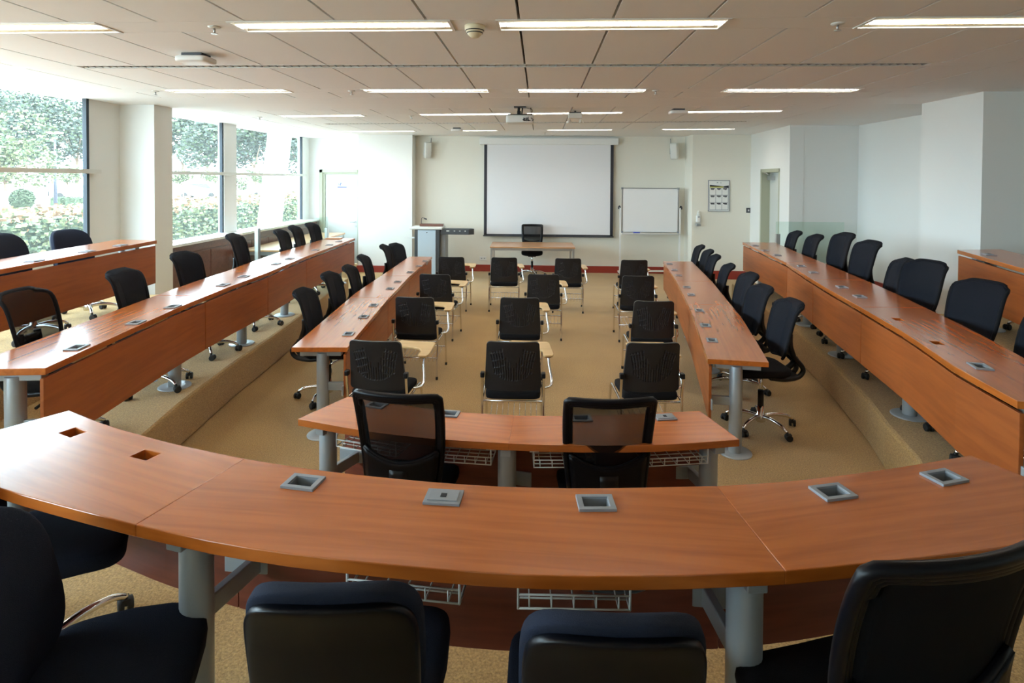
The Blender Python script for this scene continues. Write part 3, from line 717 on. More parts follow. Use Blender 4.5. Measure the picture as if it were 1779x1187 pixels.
# --- mesh chair with framed back
def make_mesh():
    t = thing('mesh_chair', '-', 'chair', group='framed mesh back chairs')
    star_base(t, a0=.9); gas_lift(t, .46)
    b = NB(); bx(b, (0, 0, .425), (.18, .26, .05)); obj('tilt_mechanism', b, M['black'], t, bevel=.006)
    seat_pad('seat', t, 'fabric', .48, .49, .48, .085, .03)
    pf = profile([(.56, -.205, .200), (.70, -.195, .218), (.85, -.215, .230), (1.0, -.255, .236), (1.10, -.295, .236)])
    def fn(u, v, k=1., z0=0.):
        z, y, w = pf(v); a = (u-.5)*2
        return Vector((a*w*k, y+.045*a*a, z))
    b = NB()
    n = 12
    loop = [fn(0, v/n*.94) for v in range(n+1)]+[fn(0, .985)*.55+fn(.07, 1)*.45]+[fn(.09+u/8*.82, 1.0) for u in range(9)]+[fn(1, .985)*.55+fn(.93, 1)*.45]+[fn(1, (1-v/n)*.94) for v in range(n+1)]
    # a flat rounded bar: two tubes side by side
    tube(b, loop, .018, 8)
    inner = [Vector((p.x*.90, p.y+.004, p.z-(.022 if p.z > 1.04 else 0))) for p in loop]; tube(b, inner, .016, 8)
    mid = [Vector((p.x*.95, p.y+.002, p.z-(.011 if p.z > 1.04 else 0))) for p in loop]; tube(b, mid, .017, 8)
    obj('back_frame', b, M['shell'], t)
    b = NB(); sheet(b, lambda u, v: fn(.06+.88*u, .36+.60*v-.12*(1-(2*u-1)**2)*(1-v)), 14, 12, .002); obj('mesh_panel', b, M['mesh'], t)
    b = NB(); sheet(b, lambda u, v: fn(.03+.94*u, .0+v*(.37-.11*(1-(2*u-1)**2)))+Vector((0, -.012, 0)), 14, 8, .03); tube(b, [fn(.03+.94*u/12, .37-.11*(1-(2*u/12-1)**2))+Vector((0, -.012, 0)) for u in range(13)], .012, 6); obj('lumbar_shell', b, M['shell'], t)
    b = NB(); sheet(b, lambda u, v: ((u-.5)*.10, -.225+.01*v-(.0 if v > .4 else .03*math.sin(v*PI/.4)), .42+.25*v), 3, 8, .022); bx(b, (0, -.12, .425), (.10, .22, .03)); obj('back_support', b, M['black'], t)
    return t
mesh = make_mesh(); um = [False]
def put_mesh(x, y, zf, face, h, label, off=.30):
    d = Vector((math.cos(R(face)), math.sin(R(face))))
    t = lift_copy(mesh, not um[0], (x+d.x*off, y+d.y*off, zf), R(face-90), BASE, h-1.12); um[0] = True
    t['label'] = label; return t
put_mesh(-.762, 3.028, 0, 83.7, 1.10, 'sheer mesh back chair at the inner curved desk, nearer the windows')
put_mesh(.39, 3.077, 0, 94.6, 1.10, 'sheer mesh back chair at the inner curved desk, nearer the wall-side desks')
put_mesh(-.17, 13.78, 0, 270, 1.20, 'teacher chair with grey mesh back behind the light wood table')
wide = put_mesh(.975, 1.30, T1Z, 107, 1.085, 'wide dark mesh chair cut by the frame edge, before the curved desk'); wide.scale.x = 1.13; swap_mat(wide, 'mesh_panel', M['densemesh'])
# --- padded chair with moulded shell
def make_padded():
    t = thing('padded_chair', '-', 'chair', group='padded chairs with moulded back shells')
    star_base(t, a0=.5); gas_lift(t, .46)
    b = NB(); bx(b, (0, 0, .425), (.18, .26, .05)); obj('tilt_mechanism', b, M['black'], t, bevel=.006)
    seat_pad('seat', t, 'navy', .48, .49, .47, .09, .03)
    def bend(p):
        p = p.copy(); q = p.z/.23
        p.y += -.05*q+.032*(p.x/.21)**2-.05*(abs(q)**3 if q > 0 else 0)
        return p
    b = NB(); pillow(b, (0, -.235, .735), (.42, .085, .47), .56, .42, 44, 22, bend); obj('backrest', b, M['navy'], t, smooth=True)
    b = NB(); pillow(b, (0, -.268, .722), (.405, .055, .435), .50, .40, 44, 22, bend); obj('back_shell', b, M['shell'], t, smooth=True)
    b = NB(); sheet(b, lambda u, v: ((u-.5)*.08, -.285+.02*v-.02*math.sin(v*PI), .42+.22*v), 3, 8, .02); bx(b, (0, -.15, .422), (.08, .27, .022)); obj('back_support', b, M['black'], t)
    return t
padded = make_padded(); up = [False]
def put_pad(x, y, zf, face, h, label, off=.30):
    d = Vector((math.cos(R(face)), math.sin(R(face))))
    t = lift_copy(padded, not up[0], (x+d.x*off, y+d.y*off, zf), R(face-90), BASE, h-.96); up[0] = True
    t['label'] = label; return t
put_pad(-.475, 1.295, T1Z, 94, .955, 'padded chair back before the curved desk, beside the closed cable port')
put_pad(.17, 1.245, T1Z, 91, .955, 'padded chair back before the curved desk, nearer the wide mesh chair')
put_pad(-1.545, 1.50, T1Z, 18, .91, 'padded chair turned sideways beside the window end of the curved desk')
fore = put_pad(-2.12, 1.96, T1Z, 33, .95, 'padded chair whose navy seat pokes out under the curved desk end')
put_pad(-5.02, 5.22, T2Z, 5, .97, 'rounded padded chair on the upper tier at the frame edge by the window')
put_pad(-5.2, 6.22, T2Z, -15, .92, 'rounded padded chair on the upper tier beside the window pillar')
put_pad(5.30, 6.05, T2Z, 190, .95, 'padded chair under the wall-side upper desk, only its star base shows')
for c in fore.children:
    if c.name.split('.')[0] in ('star_base', 'caster'): c.rotation_euler.z += .30
# --- stacking chair with writing tablet
def make_tablet():
    t = thing('tablet_chair', '-', 'chair', group='tablet arm chairs in the middle of the room')
    for s in (-1, 1):
        b = NB(); tube(b, arc_pts([(s*.25, -.245, .012), (s*.25, -.235, .20), (s*.25, -.205, .42), (s*.25, -.225, .56), (s*.25, -.235, .64)], 4), .0115, 8)
        lathe(b, [(.014, 0), (.014, .03), (.0115, .035)], 10, (s*.25, -.245, 0), mi=1); obj('leg', b, [M['chrome'], M['rubber']], t)
        b = NB(); tube(b, arc_pts([(s*.25, .285, .012), (s*.25, .265, .20), (s*.25, .225, .39), (s*.25, .17, .43), (s*.25, 0, .425), (s*.25, -.20, .42)], 4), .0115, 8)
        lathe(b, [(.014, 0), (.014, .03), (.0115, .035)], 10, (s*.25, .285, 0), mi=1); obj('leg', b, [M['chrome'], M['rubber']], t)
        b = NB(); bx(b, (s*.248, -.225, .635), (.035, .05, .045)); obj('arm_bracket', b, M['black'], t, bevel=.008)
    b = NB()
    for y, z in ((-.235, .235), (.27, .225), (-.20, .41), (.18, .41)):
        tube(b, [(-.25, y, z), (.25, y, z)], .008, 8); obj('stretcher', b, M['chrome'], t); b = NB()
    b = NB()
    for k in range(9):
        x = -.20+.05*k; tube(b, arc_pts([(x, -.235, .265), (x, -.23, .20), (x, -.15, .185), (x, .16, .185), (x, .24, .20), (x, .27, .225)], 3), .003, 5)
    obj('wire_basket', b, M['chrome'], t)
    b = NB()
    def sb(p):
        p = p.copy(); q = p.y/.22
        if q > .4: p.z -= .03*(q-.4)
        return p
    pillow(b, (0, .005, .455), (.46, .45, .075), .40, .25, 36, 12, sb); obj('seat', b, M['fabric'], t, smooth=True)
    # one piece back plate with a fan of grooves on its rear
    def groove(x, z):
        if not (.585 < z < .865): return False
        q = (z-.585)/.28; side = 1 if x > 0 else -1; ax = abs(x)/(1+.42*q*q)
        k = round((ax-.012)/.0185); 
        if k < 0 or k > 7 or abs(ax-.012-k*.0185) > .0046: return False
        if z < .588+.0011*k*k: return False
        if z > .87-.006*k and k > 3: return False
        if k < 3: return z < .70+.045*k
        d = (z-.60+.006*k) % .062
        return d > .010
    nu, nv = 96, 84
    def pt(u, v):
        q = v; z = .50+.42*v; w = .235-.022*v
        r = .035
        for e in ((1-v)*.42, v*.42):
            if e < r: w -= r-math.sqrt(max(0, r*r-(r-e)**2))
        x = (u-.5)*2*w
        return Vector((x, -.225-.078*q**1.35+.75*x*x, z))
    rear = []; front = []
    b = NB()
    mask = [[groove((u/nu-.5)*2*.224, .50+.42*v/nv) for v in range(nv+1)] for u in range(nu+1)]
    for u in range(nu+1):
        r_, f_ = [], []
        for v in range(nv+1):
            p = pt(u/nu, v/nv)
            r_.append(b.verts.new(p+Vector((0, .008 if mask[u][v] else 0, 0)))); f_.append(b.verts.new(p+Vector((0, .026, 0))))
        rear.append(r_); front.append(f_)
    for u in range(nu):
        for v in range(nv):
            f = b.faces.new((rear[u][v], rear[u+1][v], rear[u+1][v+1], rear[u][v+1])); f.smooth = True
            if mask[u][v] and mask[u+1][v+1] or mask[u+1][v] and mask[u][v+1]: f.material_index = 1
            if u % 2 == 0 and v % 2 == 0: pass
            f = b.faces.new((front[u][v], front[u][v+1], front[u+1][v+1], front[u+1][v])); f.smooth = True
    for u in range(nu):
        b.faces.new((rear[u][0], front[u][0], front[u+1][0], rear[u+1][0])); b.faces.new((rear[u][nv], rear[u+1][nv], front[u+1][nv], front[u][nv]))
    for v in range(nv):
        b.faces.new((rear[0][v], rear[0][v+1], front[0][v+1], front[0][v])); b.faces.new((rear[nu][v], front[nu][v], front[nu][v+1], rear[nu][v+1]))
    obj('backrest', b, [M['tabletback'], M['ink']], t)
    poly = [(.335, .08), (.345, .14), (.318, .47), (.295, .51), (-.02, .53), (-.06, .50), (-.06, .36), (-.04, .33), (.15, .315), (.215, .29), (.25, .23), (.258, .09), (.275, .075)]
    b = NB(); prism(b, poly, .688, .706); obj('writing_tablet', b, M['beech'], t, bevel=.004)
    b = NB(); tube(b, arc_pts([(.30, .14, .69), (.305, .11, .62), (.325, .05, .52), (.325, .02, .485), (.305, -.005, .465), (.25, -.02, .455)], 5), .0115, 8)
    bx(b, (.295, .16, .683), (.05, .12, .01)); obj('tablet_post', b, M['chrome'], t)
    return t
tablet = make_tablet(); ut = [False]
rows_ = [('front row before the teacher table', [(-1.475, 9.72, 88), (-.587, 9.74, 92), (.476, 9.73, 88), (1.556, 9.64, 92)]),
         ('second row from the teacher table', [(-1.437, 7.938, 85), (.056, 8.05, 88), (1.353, 8.03, 91)]),
         ('third row from the teacher table', [(-1.379, 6.379, 88), (-.214, 6.44, 90), (1.247, 6.37, 91)]),
         ('last row beyond the inner desk', [(-1.326, 4.628, 86), (-.208, 4.681, 91), (.927, 4.726, 94)])]
for rn, lst in rows_:
    pos = ['beside the window-side inner desk', 'in the middle of the room', 'beside the wall-side inner desk'] if len(lst) == 3 else ['by the window-side inner desk', 'before the teacher table edge', 'facing the screen corner', 'by the whiteboard']
    for (x, y, f), p in zip(lst, pos):
        d = Vector((math.cos(R(f)), math.sin(R(f))))
        t = tablet if not ut[0] else copy_tree(tablet); ut[0] = True
        t.location = (x+d.x*.295, y+d.y*.295, 0); t.rotation_euler = (0, 0, R(f-90)); t['label'] = 'tablet arm chair '+p+', '+rn
# ------------------------------------------------------------------ front of the room
t = thing('projection_screen', 'pulled down white projection screen with black side borders', 'projection screen', (.2, 14.0, .83))
b = NB(); bb(b, (-1.64, -.07, 2.22), (1.64, .09, 2.38)); obj('casing', b, M['white'], t, bevel=.008)
b = NB(); bb(b, (-1.535, -.004, .06), (1.535, .0, 2.24)); obj('fabric', b, M['screen'], t)
b = NB()
for s in (-1, 1): bb(b, (s*1.50-.035, -.008, .04), (s*1.50+.035, -.004, 2.235))
bb(b, (-1.535, -.008, .06), (1.535, -.004, .085)); obj('border', b, M['ink'], t)
b = NB(); bb(b, (-1.55, -.02, .025), (1.55, .014, .06)); obj('weight_bar', b, M['charcoal'], t, bevel=.004)
# teacher table
t = thing('table', 'light wood teacher table with slim grey legs in front of the screen', 'table', (-.16, 12.98, 0), R(1.0))
b = NB(); bb(b, (-.91, -.48, .755), (.91, .48, .785)); obj('tabletop', b, M['tablewood'], t, bevel=.003)
b = NB()
for s in (-1, 1):
    bb(b, (-.89, s*.44-.015, .70), (.89, s*.44+.015, .754)); bb(b, (s*.875-.015, -.43, .70), (s*.875+.015, .43, .754))
obj('table_frame', b, M['alu'], t)
for sx in (-1, 1):
    for sy in (-1, 1):
        b = NB(); bb(b, (sx*.875-.022, sy*.44-.022, 0), (sx*.875+.022, sy*.44+.022, .75)); obj('leg', b, M['alu'], t, bevel=.003)
# lectern
t = thing('lectern', 'grey and pale blue lectern with white top beside the screen', 'lectern', (-2.47, 13.2, 0))
b = NB(); bb(b, (-.31, -.27, .0), (.25, .20, 1.10)); obj('cabinet', b, M['charcoal'], t, bevel=.006)
b = NB(); bb(b, (-.235, -.285, .10), (.165, -.268, 1.085)); dr = obj('front_panel', b, M['bluegrey'], t, bevel=.003)
b = NB(); lathe(b, [(.012, 0), (.012, .006)], 12); bmesh.ops.transform(b, matrix=Matrix.Translation((-.03, -.285, 1.03)) @ Matrix.Rotation(R(90), 4, 'X'), verts=b.verts); obj('lock', b, M['dark'], dr)
b = NB(); bb(b, (.25, -.18, .06), (.37, .20, 1.06)); obj('side_bay', b, M['greyplastic'], t, bevel=.005)
b = NB(); bb(b, (-.42, -.31, 1.10), (.31, .23, 1.145)); obj('lectern_top', b, M['white'], t, bevel=.010)
b = NB(); bb(b, (-.25, -.02, 1.145), (.28, .16, 1.20)); obj('monitor_lid', b, M['darkwood'], t, bevel=.006)
b = NB(); prism(b, [(.27, -.25), (.90, -.25), (1.01, -.16), (.92, .02), (.27, .02)], .985, 1.115); kd = obj('keyboard_tray', b, M['charcoal'], t, bevel=.006)
b = NB()
for x in (.45, .58, .70, .82): bb(b, (x-.015, -.255, 1.06), (x+.015, -.249, 1.075))
bb(b, (.40, -.256, 1.057), (.46, -.249, 1.08)); obj('button', b, M['white'], kd)
b = NB(); tube(b, arc_pts([(-.21, .0, 1.14), (-.212, 0, 1.24), (-.20, 0, 1.335), (-.13, 0, 1.325)], 5), .006, 6); tube(b, [(-.15, 0, 1.328), (-.09, 0, 1.305)], .016, 8); obj('microphone', b, M['ink'], t)
b = NB(); bb(b, (-.60, -.10, .875), (-.31, .02, .90)); obj('side_flap', b, M['white'], t, bevel=.003)
# whiteboard
t = thing('whiteboard', 'mobile whiteboard on white posts beside the projection screen', 'whiteboard', (2.555, 13.74, 0), R(1))
b = NB(); bb(b, (-.645, -.012, 1.02), (.645, .012, 2.03)); obj('writing_surface', b, M['board'], t)
b = NB()
for s in (-1, 1): bb(b, (s*.645-.012, -.018, 1.005), (s*.645+.012, .018, 2.045))
bb(b, (-.645, -.018, 2.025), (.645, .018, 2.045)); bb(b, (-.645, -.018, 1.005), (.645, .018, 1.025)); obj('board_frame', b, M['alu'], t)
b = NB()
for s in (-1, 1):
    for z in (1.02, 2.03): bb(b, (s*.645-.022, -.021, z-.022), (s*.645+.022, .021, z+.022)); obj('corner_cap', b, M['greyplastic'], t); b = NB()
b = NB(); bb(b, (-.66, -.10, .965), (.66, -.012, .985)); bb(b, (-.66, -.10, .965), (.66, -.095, 1.0)); obj('pen_tray', b, M['white'], t)
for s in (-1, 1):
    b = NB(); bb(b, (s*.685-.018, -.018, .08), (s*.685+.018, .018, 1.58)); po = obj('post', b, M['white'], t)
    b = NB(); tube(b, arc_pts([(s*.685, 0, 1.57), (s*.70, 0, 1.62), (s*.725, 0, 1.60), (s*.725, 0, 1.55)], 4), .014, 8); obj('pivot_knob', b, M['ink'], po)
    b = NB(); bb(b, (s*.685-.022, -.22, .05), (s*.685+.022, .22, .085)); obj('foot', b, M['white'], t)
    for y in (-.2, .2):
        b = NB(); tube(b, [(s*.685-.012, y, .027), (s*.685+.012, y, .027)], .026, 12); tube(b, [(s*.685, y, .03), (s*.685, y, .06)], .008, 6); obj('caster', b, M['rubber'], t)
b = NB(); bb(b, (-.685, -.016, .095), (.685, .016, .13)); obj('stretcher', b, M['white'], t)
b = NB(); bb(b, (-.075, -.028, 0), (.075, .028, .035)); o = obj('board_eraser', b, M['blue'], bevel=.006); o.location = (2.24, 13.672, .986); tag(o, 'blue board eraser lying on the whiteboard tray', 'eraser')
# notice poster
t = thing('notice_board', 'framed timetable poster with nine white sheets on the wall by the door', 'notice board', (4.02, 13.418, 1.88))
b = NB(); bb(b, (-.235, -.018, -.345), (.235, 0, .345)); obj('backing', b, M['paper'], t)
b = NB()
for s in (-1, 1): bb(b, (s*.230-.007, -.024, -.352), (s*.230+.007, 0, .352)); bb(b, (-.237, -.024, s*.345-.007), (.237, 0, s*.345+.007))
obj('frame', b, M['greyplastic'], t)
b = NB(); P = [(-.205, .25), (-.205, .205), (-.02, .205), (.215, .175), (.215, .235), (.09, .215)]
v = [b.verts.new((x, -.0195, z)) for x, z in P]; b.faces.new(v); obj('banner', b, M['ink'], t)
b = NB(); v = [b.verts.new((x, -.0200, z)) for x, z in [(-.205, .204), (-.205, .188), (.08, .188), (.11, .206), (-.02, .206)]]; b.faces.new(v); obj('banner_stripe', b, M['yellow'], t)
b = NB(); bb(b, (-.05, -.0205, .29), (-.02, -.0195, .305)); bb(b, (.03, -.0205, .285), (.05, -.0195, .30)); obj('heading', b, M['greyplastic'], t)
b = NB(); bb(b, (-.212, -.0190, -.318), (.212, -.0182, .186)); obj('sheet_mat', b, M['greyplastic'], t)
for r in range(3):
    for c in range(3):
        x0 = -.205+c*.1385; z0 = .178-r*.165
        b = NB(); bb(b, (x0, -.0215, z0-.155), (x0+.128, -.0192, z0)); s_ = obj('sheet', b, M['paper'], t)
        b = NB(); bb(b, (x0+.02, -.0225, z0-.030), (x0+.108, -.0216, z0-.006)); bb(b, (x0+.03+.01*c, -.0225, z0-.045), (x0+.09+.01*r, -.0216, z0-.034)); obj('sheet_heading', b, M['ink'], s_)
t = thing('sanitizer_dispenser', 'white hand sanitizer dispenser on the wall under the poster', 'dispenser', (3.56, 13.418, 1.2))
b = NB(); bb(b, (-.045, -.09, .08), (.045, 0, .24)); obj('housing', b, M['white'], t, bevel=.02)
b = NB(); lathe(b, [(.028, .23), (.032, .27), (.02, .32), (.014, .34)], 12, (0, -.05, 0)); obj('bottle', b, M['offwhite'], t)
b = NB(); bb(b, (-.02, -.1, .19), (.02, -.085, .22)); obj('nozzle', b, M['greyplastic'], t)
b = NB(); bb(b, (-.05, -.10, .0), (.05, 0, .05)); obj('drip_tray', b, M['alu'], t, bevel=.006)
t = thing('light_switch', 'dark square wall switch beside the far doorway', 'light switch', (4.68, 13.418, 1.56))
b = NB(); bb(b, (-.048, -.012, -.055), (.048, 0, .055)); obj('plate', b, M['charcoal'], t, bevel=.004)
b = NB(); bb(b, (-.015, -.02, -.02), (.015, -.012, .02)); obj('rocker', b, M['alu'], t)
t = thing('wall_socket', 'white double power socket low on the wall under the screen', 'socket', (-1.36, 14.098, .31))
b = NB(); bb(b, (-.085, -.012, -.05), (.085, 0, .05)); obj('plate', b, M['white'], t, bevel=.004)
b = NB(); bb(b, (-.05, -.015, -.012), (-.02, -.012, .012)); bb(b, (.02, -.015, -.012), (.05, -.012, .012)); obj('outlet', b, M['greyplastic'], t)
t = thing('door_sign', 'small white sign with a blue stripe on the far door', 'sign', (-5.13, 15.018, 2.07))
b = NB(); bb(b, (-.12, -.008, -.09), (.12, 0, .09)); obj('plate', b, M['white'], t)
b = NB(); bb(b, (-.12, -.0095, -.09), (.12, -.008, -.062)); obj('stripe', b, M['inkblue'], t)
b = NB(); bb(b, (-.09, -.0095, -.03), (-.075, -.008, .03)); bb(b, (-.06, -.0095, -.04), (-.035, -.008, .01)); bb(b, (-.045, -.0095, .0), (-.02, -.008, .045)); obj('pictogram', b, M['inkblue'], t)
for x, lab, s in ((-2.69, 'white wall speaker beside the far pier, window side of the screen', 1), (3.14, 'white wall speaker above the whiteboard', -1)):
    t = thing('wall_speaker', lab, 'speaker', (x, 14.098, 2.91), 0, 'white wall speakers')
    b = NB(); pillow(b, (0, -.16, 0), (.17, .15, .38), .25, .35, 28, 14); bmesh.ops.rotate(b, verts=b.verts, cent=(0, -.16, 0), matrix=Matrix.Rotation(R(28*s), 3, 'Z') @ Matrix.Rotation(R(8), 3, 'X')); obj('cabinet', b, M['offwhite'], t, smooth=True)
    b = NB(); bx(b, (s*.03, -.05, 0), (.04, .10, .05)); bb(b, (s*.03-.04, -.012, -.07), (s*.03+.04, 0, .07)); tube(b, [(s*.05, -.02, .05), (s*.06, -.01, .30)], .006, 6); obj('wall_bracket', b, M['greyplastic'], t)
# ------------------------------------------------------------------ ceiling devices
t = thing('projector', 'white projector hanging under a black ceiling bracket', 'projector', (-.285, 8.38, CEIL))
b = NB(); pillow(b, (0, -.02, -.185), (.40, .30, .115), .25, .25, 32, 12); pb = obj('projector_body', b, M['offwhite'], t, smooth=True)
b = NB(); bb(b, (-.17, -.12, -.135), (.17, .10, -.115)); bx(b, (-.02, 0, -.09), (.05, .05, .06)); tube(b, [(-.03, 0, -.09), (-.02, 0, 0)], .018, 8); tube(b, [(.02, 0, -.10), (.03, .02, 0)], .010, 8); bb(b, (-.09, -.07, -.012), (.08, .07, 0)); obj('ceiling_bracket', b, M['black'], t)
b = NB()
for k in range(6):
    random.seed(k); x = .05+.02*k
    tube(b, arc_pts([(x, -.12, -.12), (x+random.uniform(-.03, .03), -.17, -.16-.02*random.random()), (x+random.uniform(-.06, .06), -.185, -.20), (x+.02, -.16, -.215)], 4), .005, 5)
tube(b, arc_pts([(.15, -.1, -.13), (.17, -.06, -.05), (.10, 0, -.02), (.05, 0, 0)], 4), .004, 5); obj('cable', b, M['black'], t)
b = NB(); lathe(b, [(.035, 0), (.038, .02), (.03, .03)], 16); bmesh.ops.transform(b, matrix=Matrix.Translation((-.10, .125, -.185)) @ Matrix.Rotation(R(-90), 4, 'X'), verts=b.verts); obj('lens', b, M['dark'], t)
t = thing('emergency_light', 'white twin spot emergency box hanging beside the projector', 'emergency light', (.52, 8.85, CEIL))
b = NB(); bb(b, (-.10, -.05, -.115), (.10, .05, -.035)); obj('battery_box', b, M['offwhite'], t, bevel=.008)
b = NB(); bb(b, (-.09, -.04, -.035), (.09, .04, -.022)); tube(b, [(0, 0, -.03), (0, 0, 0)], .015, 8); obj('ceiling_mount', b, M['charcoal'], t)
for s in (-1, 1):
    b = NB(); tube(b, [(s*.075, 0, -.11), (s*.085, 0, -.15)], .008, 6); tube(b, [(s*.07, -.03, -.155), (s*.12, .02, -.17)], [.022, .014], 10); obj('spot', b, M['offwhite'], t)
for x, y, lab, sc in ((-2.88, 4.80, 'white rounded access point on the ceiling near the window side', 1.0), (1.99, 8.62, 'white access point on the ceiling at the start of a lamp', .95), (-1.68, 11.8, 'white access point on the ceiling before the screen', .85)):
    t = thing('access_point', lab, 'access point', (x, y, CEIL), 0, 'white ceiling access points')
    b = NB(); pillow(b, (0, 0, -.05), (.27*sc, .22*sc, .055), .4, .35, 32, 12); obj('cover', b, M['white'], t, smooth=True)
    b = NB(); bb(b, (-.085*sc, -.07*sc, -.03), (.085*sc, .07*sc, 0)); obj('mounting_plate', b, M['charcoal'], t)
t = thing('smoke_detector', 'white domed smoke detector between two long ceiling lamps', 'smoke detector', (-.445, 3.95, CEIL))
b = NB(); lathe(b, [(.068, 0), (.068, -.025), (.060, -.03), (.060, -.036), (.058, -.042), (.052, -.046), (.052, -.052), (.046, -.058), (.030, -.075), (.012, -.082)], 28); obj('detector_housing', b, M['cream'], t)
b = NB()
for z in (-.033, -.049): lathe(b, [(.0625 if z > -.04 else .0545, z-.003), (.0625 if z > -.04 else .0545, z+.003)], 28)
obj('sensor_slot', b, M['dark'], t)
SPR = [(-2.229, 3.93, 'ceiling sprinkler beside the two window-side lamps of the front row'), (1.93, 3.94, 'ceiling sprinkler beside the lamp at the plain soffit, front row'), (1.32, 6.83, 'tiny sprinkler between the second row lamps, toward the door wall'), (-2.22, 6.83, 'tiny sprinkler between the second row lamps, toward the windows'),
       (-4.60, 6.83, 'tiny sprinkler above the window pillar'), (-4.75, 9.75, 'tiny sprinkler near the bright window bulkhead'), (-2.11, 9.55, 'tiny sprinkler at the lamp leading to the projector'), (.10, 12.9, 'tiny sprinkler straight above the screen casing')]
for i, (x, y, lab) in enumerate(SPR):
    t = thing('ceiling_sprinkler', lab, 'sprinkler', (x, y, CEIL), 0, 'ceiling sprinklers')
    b = NB(); lathe(b, [(.042, 0), (.040, -.006), (.02, -.012)], 18); obj('rosette', b, M['offwhite'], t)
    b = NB(); tube(b, [(0, 0, -.01), (0, 0, -.045)], .009, 8); lathe(b, [(.022, -.046), (.022, -.05)], 12); obj('sprinkler_head', b, M['alu'], t)
# ------------------------------------------------------------------ balustrades, side desk
t = thing('balustrade', 'glass balustrade with a grey post behind the window-side tier chairs', 'balustrade', (-4.50, 10.7, 0), 0, 'glass balustrades')
b = NB(); bb(b, (-.006, -2.0, .15), (.006, 1.55, 1.41)); obj('glass_pane', b, M['rail'], t)
b = NB(); bb(b, (-.03, -1.58, 0), (.03, -1.50, 1.42)); obj('post', b, M['alu'], t, bevel=.004)
b = NB(); bb(b, (-.03, 1.46, 0), (.03, 1.56, 1.18)); obj('post', b, M['alu'], t, bevel=.004)
t = thing('balustrade', 'glass panel with a grey clamp post in front of the pale wall corner', 'balustrade', (4.86, 10.80, T1Z), 0, 'glass balustrades')
b = NB(); bb(b, (-.60, -.006, .03), (.60, .006, 1.13)); obj('glass_pane', b, M['rail'], t)
b = NB(); bb(b, (-.60, -.03, 0), (-.53, .03, .91)); obj('post', b, M['alu'], t, bevel=.004)
b = NB(); bb(b, (.50, -.03, 0), (.57, .03, .91)); obj('post', b, M['alu'], t, bevel=.004)
t = thing('side_table', 'wooden side table with grey frame under the far windows', 'table', (-5.25, 12.6, 0))
b = NB(); bb(b, (-.41, -1.8, .83), (.41, 1.8, .865)); obj('tabletop', b, M['tablewood'], t, bevel=.003)
b = NB()
for s in (-1, 1): bb(b, (-.39, s*1.76-.02, .76), (.39, s*1.76+.02, .829)); bb(b, (s*.38-.02, -1.75, .76), (s*.38+.02, 1.75, .829))
obj('table_frame', b, M['alu'], t)
for sx in (-1, 1):
    for sy in (-1, 1):
        b = NB(); bb(b, (sx*.375-.025, sy*1.75-.025, 0), (sx*.375+.025, sy*1.75+.025, .8)); obj('leg', b, M['alu'], t)
b = NB(); bb(b, (-.13, -.10, 0), (.13, .10, .014)); o = obj('folder', b, M['tablewood'], bevel=.003); o.location = (-3.66, 10.28, Z1+.001); o.rotation_euler = (0, 0, .1); tag(o, 'flat tan folder lying on the far end of the window-side tier desk', 'folder')
# cables under the curved desk
def coil(label, c, r, n, seed, ax='Y'):
    random.seed(seed); b = NB()
    for k in range(n):
        p = []; a0 = random.random()*6; ex = random.uniform(.8, 1.2)
        for i in range(18):
            a = 2*PI*i/18; p.append((c[0]+math.cos(a)*r*ex*(1+.1*math.sin(3*a+k)), c[1]+random.uniform(-.004, .004)+.012*k-.006*n, c[2]+math.sin(a)*r*.42))
        tube(b, p, .0055, 6, closed=True)
    tube(b, arc_pts([(c[0]+r, c[1], c[2]), (c[0]+r*1.5, c[1]+.02, c[2]+r*.5), (c[0]+r*1.8, c[1]+.04, Z1-.045)], 5), .0055, 6)
    tube(b, arc_pts([(c[0]-r, c[1], c[2]), (c[0]-r*1.2, c[1]+.02, c[2]+r*.5), (c[0]-r*1.3, c[1]+.04, Z1-.045)], 5), .0055, 6)
    tag(obj('power_cord', b, M['cable']), label, 'cord', 'coiled cords under the curved desk')
coil('coiled grey cord hanging under the curved desk seam, window side', (-1.05, 1.86, 1.045), .085, 4, 1)
coil('coiled grey cords bunched in the wire basket of the curved desk', (.22, 1.80, 1.035), .13, 6, 2)
# ------------------------------------------------------------------ outside
b = NB(); bb(b, (-150, -20, -.25), (-6.3, 150, -.05)); o = obj('ground', b, M['concrete']); o['kind'] = 'structure'
def leaves(bm, pts, size, mi=None):
    for p in pts:
        p = Vector(p); n = Vector((random.gauss(0, 1), random.gauss(0, 1), random.gauss(0, .8)+.4)).normalized(); x, y = frame_of(n)
        s = size*random.uniform(.6, 1.3)
        f = bm.faces.new([bm.verts.new(p+x*s*a+y*s*c) for a, c in ((-.5, -.3), (.5, -.35), (.6, .3), (-.4, .35))])
        f.material_index = random.randrange(mi) if isinstance(mi, int) else 0
def blob(c, r, n, hollow=.72):
    out = []
    while len(out) < n:
        v = Vector((random.gauss(0, 1), random.gauss(0, 1), random.gauss(0, 1))).normalized()*random.uniform(hollow, 1.02)
        out.append((c[0]+v.x*r[0], c[1]+v.y*r[1], c[2]+v.z*r[2]))
    return out
random.seed(11)
